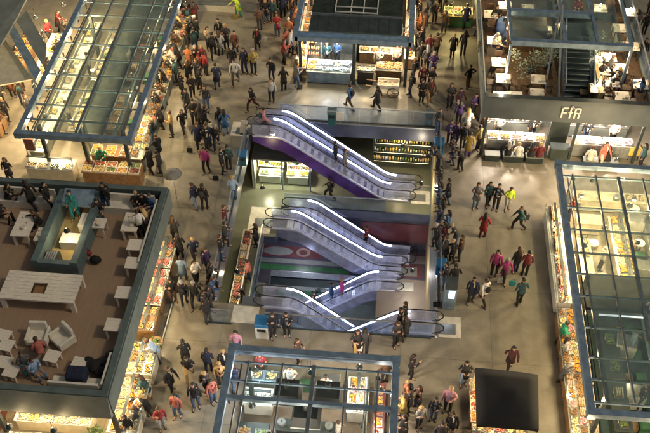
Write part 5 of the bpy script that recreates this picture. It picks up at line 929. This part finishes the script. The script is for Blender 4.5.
PV = {'s': [make_person(arms=('down', 'bent'), extra='shirt'), make_person(arms=('bent', 'bent'), coat='coat', hair='long', stride=.12), make_person(arms=('down', 'down'), stride=.15, hair='hood', extra='pack'), make_person(arms=('phone', 'down'), stride=.1, lean=6, hair='long'), make_person(arms=('down', 'fwd'), coat='coat', stride=.25, lean=3, extra='scarf'), make_person(arms=('bent', 'down'), stride=.2, lean=8)],
      'w': [make_person(stride=.62, arms=('fwd', 'back'), lean=5, extra='pack'), make_person(stride=.5, arms=('back', 'fwd'), coat='coat', hair='long', lean=4), make_person(stride=.72, arms=('back', 'bent'), lean=7, hair='hood')],
      'l': [make_person(lean=26, arms=('reach', 'reach'), stride=.15), make_person(lean=18, arms=('reach', 'bent'), hair='long', coat='coat', stride=.2)],
      't': [make_person('sit', lean=8, arms=('bent', 'bent')), make_person('sit', lean=14, arms=('reach', 'bent'), hair='long')],
      'h': [make_person(arms=('hip', 'hip'), stride=.1)]}
PR_ = random.Random(5); GAR = {'s': ('jacket', 'coat', 'jacket', 'jacket', 'coat', 'jacket'), 'w': ('jacket', 'coat', 'jacket'), 'l': ('jacket', 'coat'), 't': ('jacket', 'jacket'), 'h': ('jacket',)}
VERB = {'s': 'standing', 'w': 'walking', 'l': 'leaning', 't': 'sitting', 'h': 'hands on hips'}
def person(px, py, col, hd, pose, place, group, z=0, hair=None, legs=None, var=None, extra='', pos=None):
    vs_ = PV[pose]; v = var if var is not None else PR_.randrange(len(vs_)); g = GAR[pose][v]
    p = Vector(pos) if pos else at(px, py, z); hair = hair or PR_.choice(['dark', 'dark', 'dark', 'brown', 'brown', 'blonde', 'grey']); legs = legs or PR_.choice(['dark grey', 'black', 'jeans', 'charcoal', 'navy', 'black'])
    sc = PR_.uniform(1.0, 1.12); art = 'an' if col[0] in 'aeiou' else 'a'
    lab = f'person in {col} {g} {VERB[pose]} {place}'
    o = copy_thing(vs_[v], (p.x, p.y, z), math.radians(hd + PR_.uniform(-12, 12)), lab, group, sc, {'jacket': cm(col), 'trousers': cm(legs), 'hair': MATS['hair_' + hair], 'shirt': cm(PR_.choice(['light grey', 'white', 'grey', 'light blue', 'dark red'])), 'scarf': cm(PR_.choice(['beige', 'grey', 'red', 'navy', 'white'])), 'backpack': cm(PR_.choice(['charcoal', 'navy', 'black', 'dark teal']))}); o['category'] = 'person'; return o
# (px, py of feet, colour, heading [0 = towards camera, 90 = right, 180 = away, 270 = left], pose[, hair, legs])
def crowd(place, group, L, z=0):
    for e in L:
        person(e[0], e[1], e[2], e[3], e[4], place, group, z, hair=e[5] if len(e) > 5 else None, legs=e[6] if len(e) > 6 else None)
crowd('in the upper left aisle', 'people in the upper left aisle', [(220, 42, 'black', 0, 's'), (227, 49, 'dark grey', 20, 's'), (236, 54, 'brown', 350, 's'), (209, 49, 'beige', 30, 's'), (214, 57, 'black', 200, 'w'), (221, 55, 'light grey', 180, 's'),
    (206, 75, 'red', 150, 's'), (217.5, 88, 'navy', 190, 's', 'dark', 'jeans'), (233, 70, 'black', 20, 's'), (236, 83, 'light grey', 0, 'w'), (245, 73, 'navy', 340, 's'), (254, 74, 'yellow', 10, 's'), (258, 50, 'black', 0, 's', 'dark', 'black'), (260, 30, 'brown', 190, 's'), (263, 14, 'charcoal', 0, 'w'), (200, 90, 'black', 90, 's'), (199, 69, 'coral', 200, 's')])
crowd('left of the fish stall', 'people left of the fish stall', [(272, 81, 'black', 0, 's', 'dark', 'navy'), (284, 90, 'black', 180, 's', 'dark', 'black'), (277.5, 36, 'red', 350, 's'), (283, 17, 'navy', 180, 's'), (273, 22, 'dark teal', 0, 's'), (291, 21, 'brown', 90, 's'), (289, 42, 'orange', 180, 's'), (284, 64, 'red', 90, 's'), (286, 51, 'coral', 90, 'w'),
    (299, 65, 'navy', 90, 's'), (296, 88, 'grey', 120, 's'), (289, 10, 'dark red', 0, 's'), (294, 30, 'orange', 90, 'l'), (269, 6, 'charcoal', 180, 's'), (279, 6, 'blue', 20, 'w'), (291, 53, 'white', 90, 's'), (266, 22, 'black', 10, 's'), (295, 9, 'brown', 200, 's')])
crowd('in the long counter crowd', 'crowd along the upper left stall counter', [(183, 13, 'black', 270, 'l'), (190, 15, 'brown', 250, 's'), (181, 26, 'white', 270, 'l'), (189, 28, 'black', 200, 's'), (196, 26, 'dark red', 180, 's'), (183, 40, 'black', 270, 'l'), (190, 42, 'dark grey', 240, 's'), (197, 40, 'black', 160, 's'),
    (181, 54, 'brown', 270, 'l'), (189, 55, 'black', 290, 's'), (196, 52, 'dark teal', 200, 's'), (180, 67, 'black', 270, 'l'), (190, 71, 'orange', 180, 's'), (197, 69, 'black', 20, 's'), (204, 68, 'red', 0, 's'), (178, 84, 'dark teal', 260, 's', 'dark', 'black'), (190, 84, 'black', 200, 's'), (199, 83, 'charcoal', 0, 's'), (173, 80, 'black', 270, 'l'), (176, 70, 'white', 270, 'l'), (193, 97, 'black', 30, 's')])
crowd('beside the crate counter', 'people by the crate counter', [(173, 136, 'tan', 270, 's'), (163, 128, 'black', 270, 'l'), (155, 144, 'dark teal', 270, 's'), (160, 158, 'black', 250, 's'), (152, 173, 'black', 250, 's'), (162, 175, 'black', 270, 's'), (184, 131, 'black', 20, 'w'), (189, 113, 'black', 340, 's'), (195, 124, 'charcoal', 20, 's'), (199, 147, 'navy', 30, 'w', 'brown', 'black'), (202, 130, 'dark grey', 180, 's'), (209, 148, 'navy', 190, 's'), (183, 95, 'black', 90, 's'), (207, 110, 'charcoal', 0, 's'), (162, 116, 'black', 270, 'l'), (166, 104, 'brown', 270, 'l'), (168, 94, 'black', 270, 'l'), (173, 58, 'grey', 270, 'l')])
crowd('left of the well', 'people in the aisle left of the well', [(207, 172, 'magenta', 0, 's', 'dark', 'black'), (206, 128, 'black', 90, 'w', 'brown', 'black'), (221, 131, 'black', 200, 's'), (226, 134, 'blue', 180, 's', 'dark', 'light jeans'), (208, 149, 'black', 30, 's'), (217, 147, 'charcoal', 0, 'w'), (223, 173, 'black', 90, 's'), (229, 169, 'dark teal', 180, 's'), (196.5, 208, 'navy', 250, 's', 'brown', 'light jeans'), (205, 209, 'black', 180, 's', 'dark', 'black')])
crowd('on the floor beyond the far escalator', 'people beyond the far end of the well', [(253, 109, 'black', 340, 'w', 'dark', 'dark red'), (272, 102, 'light grey', 10, 's'), (350, 108, 'blue', 250, 'w', 'dark', 'brown'), (377, 109, 'black', 260, 'w', 'dark', 'black')])
crowd('at the left well railing', 'people at the left well railing', [(234, 200, 'light blue', 180, 's', 'blonde', 'jeans'), (226, 229, 'dark red', 90, 's'), (222, 259, 'black', 90, 's'), (226, 245, 'charcoal', 100, 's'), (211, 310, 'charcoal', 90, 's'), (213, 298, 'blue', 80, 'l'), (209, 323, 'black', 200, 's'), ])
crowd('right of the terrace', 'people in the aisle right of the terrace', [(176, 240, 'charcoal', 180, 's', 'brown'), (181, 258, 'black', 190, 's', 'dark', 'black'), (195, 259, 'navy', 20, 'w'), (208, 272, 'purple', 60, 's'), (184, 281, 'light blue', 180, 's', 'dark', 'jeans'), (196.7, 284, 'white', 60, 's', 'dark', 'black'), (174, 302, 'black', 30, 's', 'dark', 'brown'), (185, 304, 'black', 190, 's'), (196.7, 304, 'black', 350, 'w'), (206, 315, 'charcoal', 90, 's'), (212, 286, 'black', 90, 'w')])
crowd('in the lower left aisle', 'people in the lower left aisle', [(187, 364, 'black', 200, 's', 'dark', 'black'), (190, 377, 'black', 10, 'w', 'dark', 'tan'), (209, 372, 'navy', 180, 's', 'dark', 'navy'), (226, 372, 'black', 0, 's'), (172, 390, 'black', 60, 's', 'brown'), (178.6, 416, 'coral', 0, 's', 'dark', 'jeans'), (197, 407, 'black', 10, 's'), (208, 395, 'dark grey', 90, 's'), (213.5, 402, 'coral', 40, 's', 'dark', 'jeans'), (222, 385, 'tan', 0, 's'), (162.5, 428, 'red', 20, 's', 'brown', 'light grey'), (236, 388, 'navy', 200, 'w')])
crowd('at the terrace east counter', 'shoppers at the terrace east counter', [(159, 362, 'light blue', 270, 'l', 'brown', 'navy'), (149, 397, 'dark teal', 270, 'l', 'brown'), (149, 414, 'black', 290, 'l', 'blonde', 'black'), (139, 428, 'dark grey', 270, 's', 'brown', 'jeans'), (130, 436, 'black', 0, 's')])
crowd('in front of the bottom stall', 'people in front of the bottom stall', [(238, 352, 'pink', 350, 's', 'dark', 'jeans'), (273, 336, 'black', 20, 's', 'brown', 'black'), (287, 335, 'black', 10, 's', 'dark', 'black'), (298, 362, 'brown', 60, 's', 'brown', 'black'), (357, 354, 'black', 10, 's', 'brown', 'tan'), (364, 353, 'charcoal', 180, 's', 'dark', 'black'), (395, 345, 'dark grey', 20, 's', 'brown', 'black'), (404, 339, 'charcoal', 190, 's'), (410, 377, 'black', 90, 's', 'dark', 'black'), (399, 333, 'black', 60, 's')])
crowd('left of the black canopy', 'people left of the black canopy', [(463, 384, 'black', 0, 's', 'dark', 'light jeans'), (405, 403, 'orange', 270, 's', 'blonde'), (402, 418, 'yellow', 270, 's', 'brown'), (408, 414, 'charcoal', 270, 's'), (418, 427, 'light grey', 20, 's', 'blonde', 'dark grey'), (433, 419, 'black', 350, 's', 'dark', 'jeans'), (447, 411, 'pink', 350, 's', 'blonde', 'charcoal'), (450, 433, 'black', 0, 's', 'dark', 'black'), (439, 445, 'dark grey', 0, 's'), (402, 438, 'black', 300, 's'), (417, 408, 'brown', 280, 's', 'brown')])
crowd('on the open right floor', 'people on the open floor right of the well', [(475, 207, 'grey', 10, 's', 'brown', 'light jeans'), (487, 205, 'dark teal', 20, 's', 'dark', 'black'), (495, 209, 'black', 350, 's', 'dark', 'black'), (506.5, 209, 'hi-vis yellow', 0, 's', 'brown', 'light grey'), (482, 237, 'red', 170, 's', 'dark', 'dark red'), (518, 229, 'dark teal', 290, 'w', 'brown', 'black'), (493.5, 275, 'magenta', 350, 's', 'dark', 'black'), (503, 280, 'magenta', 20, 'w', 'grey', 'charcoal'), (515, 272, 'black', 190, 's'), (524, 275, 'dark red', 180, 's', 'dark', 'black'), (518.5, 304, 'dark teal', 200, 's', 'dark', 'black'), (470.5, 301, 'navy', 0, 's', 'dark', 'charcoal'), (483, 303, 'white', 200, 'w', 'brown', 'black'), (508.5, 368, 'maroon', 0, 'w', 'dark', 'black')])
crowd('by the right stall outer counter', 'shoppers at the right stall', [(558, 345, 'green', 90, 's', 'dark', 'black'), (561, 361, 'white', 90, 's', 'dark', 'black'), (560, 384, 'grey', 90, 'l', 'grey', 'charcoal')])
crowd('at the right well railing', 'people at the right well railing', [(438, 206, 'blue', 270, 's', 'dark', 'navy'), (447, 203, 'black', 270, 's', 'dark', 'jeans'), (446, 234, 'blue', 260, 's', 'dark', 'black'), (438, 230, 'navy', 270, 's'), (435, 248, 'black', 270, 's'), (455, 247, 'charcoal', 290, 'l'), (452, 262, 'black', 270, 's', 'blonde'), (444, 260, 'dark grey', 270, 's'), (459, 260, 'brown', 270, 's', 'brown'), (453, 290, 'black', 200, 's', 'dark', 'white'), (442, 218, 'black', 270, 's'), (443, 246, 'dark red', 270, 's'), (444, 288, 'charcoal', 270, 's'), (438, 172, 'black', 270, 'l'), (439, 190, 'charcoal', 270, 's')])
crowd('left of the restaurant', 'people left of the restaurant stall', [(436, 57, 'brown', 200, 's', 'dark', 'black'), (452, 57, 'black', 190, 's', 'blonde', 'black'), (462.5, 55, 'dark grey', 180, 's', 'dark', 'dark grey'), (467.5, 88, 'black', 210, 'h', 'dark', 'brown'), (464.5, 28, 'navy', 180, 's'), (478, 37, 'black', 260, 'w'), (434, 23, 'black', 10, 's'), (443.6, 33, 'brown', 350, 's'), (448, 15, 'dark grey', 0, 'w'), (440, 10, 'black', 180, 's'), (431, 13, 'black', 20, 's'), (445, 4, 'brown', 0, 's'), (421, 103, 'black', 0, 's', 'dark', 'black'), (429, 103, 'brown', 10, 's', 'brown', 'tan'), (430, 91, 'charcoal', 350, 's'), (458, 111, 'maroon', 30, 's', 'dark', 'white'), (449, 108, 'dark grey', 0, 's'), (472, 116, 'purple', 30, 's', 'dark', 'black'), (437, 132, 'dark grey', 20, 's', 'brown'), (449, 144, 'purple', 350, 's', 'dark', 'black'), (455, 145, 'purple', 20, 's', 'brown'), (458, 125, 'purple', 200, 's'), (465.5, 134, 'white', 180, 's', 'blonde'), (462, 148, 'black', 190, 's', 'dark'), (467, 157, 'yellow', 180, 's', 'dark', 'purple'), (477, 149, 'yellow', 60, 's', 'dark', 'black'), (482, 136, 'brown', 80, 's', 'brown'), (460, 170, 'black', 280, 'l', 'dark', 'black'), (452, 164, 'charcoal', 270, 's')])
crowd('right of the fish stall', 'crowd right of the fish stall', [(413, 16, 'dark grey', 270, 's'), (419, 22, 'black', 280, 's'), (424, 38, 'brown', 270, 's'), (415, 46, 'grey', 270, 'l'), (421, 50, 'black', 250, 's'), (428, 58, 'dark red', 190, 's'), (413, 62, 'charcoal', 270, 'l'), (420, 66, 'black', 200, 's'), (426, 71, 'dark grey', 180, 's'), (432, 76, 'purple', 350, 's', 'grey'), (413, 82, 'black', 270, 's'), (422, 89, 'dark red', 0, 's'), (418, 6, 'black', 270, 's'), (426, 27, 'grey', 200, 's'), (419, 36, 'orange', 270, 's'), (410, 96, 'dark grey', 260, 's')])
crowd('at the far left edge', 'people at the far left', [(46, 55, 'black', 90, 's'), (51, 44, 'red', 60, 's'), (50, 80, 'charcoal', 90, 'l'), (5, 88, 'black', 0, 's'), (23, 90, 'black', 30, 's'), (14, 97, 'orange', 20, 's'), (4, 107, 'charcoal', 90, 's'), (24, 104, 'brown', 200, 's'), (8, 122, 'black', 60, 's'), (32, 120, 'dark grey', 90, 's'), (12, 182, 'charcoal', 350, 's', 'brown'), (3, 132, 'brown', 100, 's'), (60, 33, 'dark red', 90, 'l'), (2, 118, 'tan', 70, 's'), (57, 62, 'black', 90, 'l'), (66, 45, 'black', 90, 'l')])
crowd('at the far right edge', 'people at the far right', [(633.5, 33, 'charcoal', 190, 's'), (643, 35, 'black', 180, 's', 'dark'), (648, 14, 'grey', 0, 's'), (640, 167, 'dark teal', 250, 's', 'dark', 'black'), (648, 76, 'brown', 270, 's'), (640, 62, 'black', 350, 's')])
person(239, 17, 'hi-vis yellow', 320, 'l', 'beside the low wall with a yellow bag', 'cleaners', hair='dark', legs='green')
# bar guests under the restaurant sit on the benches
for x, c, l in ((9.75, 'black', 'first'), (10.3, 'white', 'second'), (11.0, 'black', 'third'), (11.45, 'dark red', 'fourth'), (14.25, 'white', 'fifth'), (15.2, 'black', 'sixth')):
    person(0, 0, c, 180, 't', f'at the bar under the restaurant, {l} from the left', 'bar guests', pos=(x, 5.14, 0))
crowd('behind the bar counter under the restaurant', 'staff under the restaurant', [(600, 166, 'coral', 20, 's', 'brown', 'white')])
for x, y, c in ((9.3, 7.0, 'white'), (11.2, 7.05, 'black'), (14.2, 7.0, 'black'), (15.7, 7.0, 'white')): person(0, 0, c, 0, 's', 'in the kitchen under the restaurant', 'staff under the restaurant', pos=(x, y, 0), var=0)
# guests on the restaurant deck
for px, py, c, h in ((503, 47, 'navy', 90), (492, 52, 'white', 60), (600, 82, 'black', 200), (611, 92, 'black', 0), (606, 76, 'dark grey', 90), (618, 86, 'black', 270), (596, 97, 'charcoal', 180), (558, 14, 'black', 180), (575, 16, 'dark red', 0), (494, 24, 'black', 20), (607, 15, 'brown', 180), (640, 98, 'blue', 250), (590, 74, 'white', 200)):
    p = at(px, py, 3.45); person(0, 0, c, h, 't', 'on the restaurant deck', 'guests on the restaurant deck', pos=(p.x, p.y, 3.451), z=3.451)
# guests on the timber terrace
for px, py, c, h, po, hr, lg in ((10, 204, 'black', 90, 't', 'dark', 'charcoal'), (3, 222, 'charcoal', 90, 't', 'brown', 'black'), (34, 208, 'black', 250, 'w', 'dark', 'black'), (50, 208, 'black', 70, 'w', 'dark', 'black'), (42, 229, 'black', 270, 't', 'brown', 'charcoal'), (109, 211, 'black', 340, 's', 'dark', 'jeans'), (101, 217, 'black', 20, 't', 'dark', 'jeans'), (139, 210, 'charcoal', 30, 't', 'blonde', 'black'), (147, 211, 'black', 350, 't', 'dark', 'black'), (154, 213, 'blue', 330, 't', 'brown', 'jeans'), (142, 236, 'white', 200, 's', 'dark', 'black'), (149, 231, 'dark grey', 230, 't', 'blonde', 'black'), (27, 369, 'grey', 30, 't', 'brown', 'teal'), (43, 358, 'coral', 200, 't', 'brown', 'jeans'), (37, 376, 'light blue', 60, 't', 'brown', 'light blue'), (79, 206, 'teal', 0, 's', 'dark', 'teal')):
    if (px, py) == (79, 206): px, py = 77, 218
    person(px, py, c, h, po, 'on the timber terrace' if (px, py) != (77, 218) else 'inside the terrace service box', 'guests on the timber terrace', 3.451, hr, lg)
# riders on the escalators and people on lower levels
def on_esc(px, py, z, c, h, l, g='riders on the escalators', legs='black', hair='dark', pose='s', y=None):
    p = at(px, py, z); person(0, 0, c, h, pose, l, g, z, pos=(p.x, y if y is not None else p.y, z), legs=legs, hair=hair)
def esc_z(x, xt, zt, xb, zb, land=1.55):
    L = abs(xb - xt); u = abs(x - xt); ang = (zt - zb) / (L - 2 * land); return zt - min(max((u - land), 0), L - 2 * land) * ang
for x, y, xt, zt, xb, zb, c, h, l, lg in ((.05, 6.45, -4.7, 0, 4.6, Z1, 'black', 90, 'on the purple escalator, left rider of two', 'black'), (.62, 6.2, -4.7, 0, 4.6, Z1, 'grey', 90, 'on the purple escalator, right rider of two', 'dark grey'), (2.15, 4.4, -2.6, Z1, 4.9, Z2, 'red', 270, 'on the middle escalator', 'black'),
    (.85, 2.2, 4.2, Z2, -3.3, Z3, 'magenta', 90, 'on the lowest escalator', 'magenta'), (.2, 2.25, 4.2, Z2, -3.3, Z3, 'blue', 90, 'on the lowest escalator', 'blue'), (-.9, 2.2, 4.2, Z2, -3.3, Z3, 'black', 90, 'on the lowest escalator', 'black'), (4.3, -6.7, 5.75, 0, -3.2, Z1, 'charcoal', 270, 'on the near right escalator', 'black')):
    z = esc_z(x, xt, zt, xb, zb) + .0; z += .06 if zt != zb else 0; person(0, 0, c, h, 's', l, 'riders on the escalators', z, pos=(x, y, z), legs=lg, var=0)
p = at(263, 125, 0); person(0, 0, 'pink', 90, 'w', 'stepping onto the purple escalator at the far left', 'riders on the escalators', 0, pos=(-4.1, 6.4, .03))
p = at(330, 199, Z1); person(0, 0, 'black', 270, 'w', 'on the lower level below the purple escalator', 'people on the lower level', Z1, pos=(p.x, p.y, Z1), legs='black', hair='dark')
for y, c in ((1.6, 'black'), (-1.0, 'coral'), (-3.0, 'brown'), (-4.4, 'black')): person(0, 0, c, 270, 's', 'on the lower walkway', 'people on the lower level', Z1, pos=(-4.12, y, Z1 + .001))
# sellers inside the stalls
for x, y, c, h, pl in ((-12.4, 2.35, 'green', 0, 'behind the wooden fruit counter'), (-15.4, 6.0, 'white', 90, 'inside the top left stall'), (-15.4, 10.5, 'white', 270, 'inside the top left stall'), (-11.5, 7.5, 'charcoal', 90, 'inside the top left stall'), (-11.5, 12, 'white', 90, 'inside the top left stall'),
    (-1.0, 12.8, 'dark teal', 0, 'behind the fish counter'), (-.4, 13.1, 'blue', 0, 'behind the fish counter'), (2.2, 12.6, 'white', 0, 'behind the bread counter'), (3.3, 12.9, 'white', 0, 'behind the bread counter'), (-2.0, -10.0, 'red', 0, 'in the bottom stall, at its far left'), (-.6, -10.6, 'white', 0, 'in the bottom stall, next to the ice counter'), (1.0, -11.0, 'white', 0, 'in the bottom stall between hoods and sweets'), (3.55, -9.9, 'brown', 200, 'just outside the far right corner of the bottom stall'), (1.7, -13.0, 'white', 90, 'in the bottom stall beside the dark cooking counter'),
    (13.9, -2.4, 'white', 90, 'in the right stall near the bright display'), (12.75, .9, 'dark red', 270, 'at the upper left inside the right stall'), (14.6, -7.4, 'light blue', 90, 'in the lower teal part of the right stall'), (14.6, -10.2, 'charcoal', 270, 'in the lower teal part of the right stall'), (15.8, -5.4, 'white', 180, 'in the right stall at the partition'), (-10.3, -12.7, 'white', 0, 'behind the bright near-side counter below the terrace')):
    person(0, 0, c, h, 's', pl, 'sellers inside the stalls', pos=(x, y, 0), var=0, legs='dark grey')
# bags carried or standing by people
def bag(px, py, z, c, label, hgt=.3):
    p = at(px, py, z); t = thing('shopping_bag', label, 'bag', (p.x, p.y, z), None); b = MB(); b.hexa([(p.x - .14, p.y - .07, z), (p.x + .14, p.y - .07, z), (p.x + .14, p.y + .07, z), (p.x - .14, p.y + .07, z), (p.x - .17, p.y - .04, z + hgt), (p.x + .17, p.y - .04, z + hgt), (p.x + .17, p.y + .04, z + hgt), (p.x - .17, p.y + .04, z + hgt)], cm(c)).build('body', t, bevel=.012)
    MB().loft([(p.x - .08, p.y, z + hgt), (p.x - .06, p.y, z + hgt + .14), (p.x + .06, p.y, z + hgt + .14), (p.x + .08, p.y, z + hgt)], .01, cm(c), 5, up=(0, 1, 0)).build('handles', t)
for e in ((210, 127, .3, 'white', 'white bag carried low in the aisle left of the well'), (292, 88, .0, 'white', 'white bag on the floor by the person in grey left of the fish stall'), (300, 88, 0, 'grey', 'grey bag on the floor at the left end of the fish counter'), (359, 350, .35, 'white', 'white bag held before the person in black near the bottom stall'), (236, 19, 0, 'yellow', 'yellow rubbish bag beside the low wall at the top'), (512, 285, .35, 'teal', 'teal bag beside the person in dark teal on the open floor'), (526, 219, .55, 'charcoal', 'dark bag carried by the walker in dark teal'),
    (500, 282, 0, 'light grey', 'pale shopping bag on the floor by the two in magenta'), (436, 306, 0, 'black', 'black bag on the floor near the kiosk'), (216, 180, 0, 'black', 'black bag on the floor left of the well'), (148, 400, .5, 'tan', 'tan bag at the hip of the shopper at the terrace counter'), (264, 41, .5, 'white', 'white bag held by the person in black top left of centre'), (190, 152, .0, 'black', 'black bag on the floor near the crate counter')): bag(*e)
# far background beyond the frame edge of the aisles: stall fronts so the upper edge never shows bare floor
# ------------------------------------------------------------------ finish: remove prototypes, single out the labels
kill_protos()
# past about 290 trays: the ones that show smallest become one object
TR = sorted([o for o in REG if o.name in bpy.data.objects and o.name.startswith('goods_tray')], key=lambda o: (Vector(o.location) - CAMP).length + (6 if o.location.z < .8 and o.location.z > 0 else 0))
bb = MB()
for o in TR[285:]:
    Mx = Matrix.LocRotScale(o.location, o.rotation_euler, o.scale)
    for c in list(o.children):
        n0 = len(bb.bm.faces); nv = len(bb.bm.verts); bb.bm.from_mesh(c.data); bb.bm.verts.ensure_lookup_table(); bb.bm.faces.ensure_lookup_table()
        for v in bb.bm.verts[nv:]: v.co = Mx @ v.co
        mm = [c.material_slots[k].material for k in range(len(c.material_slots))]; idx = [bb.mi(x) for x in mm]
        for f in bb.bm.faces[n0:]: f.material_index = idx[min(f.material_index, len(idx) - 1)]
        bpy.data.objects.remove(c)
    REG.remove(o); bpy.data.objects.remove(o)
far = bb.build('far_goods'); far['kind'] = 'stuff'; far['label'] = 'mass of small goods trays on the farther stall counters'; far['category'] = 'goods'
def sub(child, par):   # a piece of a part hangs under that part
    for o in list(bpy.data.objects):
        if o.name.split('.')[0] == child and o.parent is not None and not o.parent.parent:
            for q in o.parent.children:
                if q.name.split('.')[0] == par: o.parent = q; break
for c_, p_ in (('letter_mark', 'fascia'), ('roof_seam', 'roof_slab'), ('planted_roof', 'roof_slab'), ('skylight_frame', 'roof_slab'), ('roof_edge', 'roof_slab'), ('price_tag', 'tray_base'), ('price_tag', 'crate_box'), ('grille', 'machine'), ('bulb', 'lamp_shade')): sub(c_, p_)
ORD = ['', 'first', 'second', 'third', 'fourth', 'fifth', 'sixth', 'seventh', 'eighth', 'ninth', 'tenth', 'eleventh', 'twelfth', 'thirteenth', 'fourteenth', 'fifteenth', 'sixteenth', 'seventeenth', 'eighteenth', 'nineteenth']
def ordw(n):
    if n < 20: return ORD[n]
    t, u = divmod(n, 10); T = ['', '', 'twent', 'thirt', 'fort', 'fift', 'sixt'][t]
    return T + 'ieth' if u == 0 else T + 'y-' + ORD[u]
by = {}
for o in REG:
    by.setdefault(o['label'], []).append(o)
for lab, L in by.items():
    if len(L) < 2: continue
    P = {o: pj(o.location) for o in L}; xs = [p[0] for p in P.values()]; ys = [p[1] for p in P.values()]
    ax = 0 if max(xs) - min(xs) > (max(ys) - min(ys)) * .9 else 1; L.sort(key=lambda o: P[o][ax]); w = 'from the left' if ax == 0 else 'from the top'
    for i, o in enumerate(L): o['label'] = f'{lab}, {ordw(i + 1)} {w}'
for o in REG:
    if '_o' in o: del o['_o']
long_ = [o['label'] for o in REG if len(o['label'].split()) > 16]
print('THINGS', len(REG), 'LONG LABELS', len(long_), long_[:20])
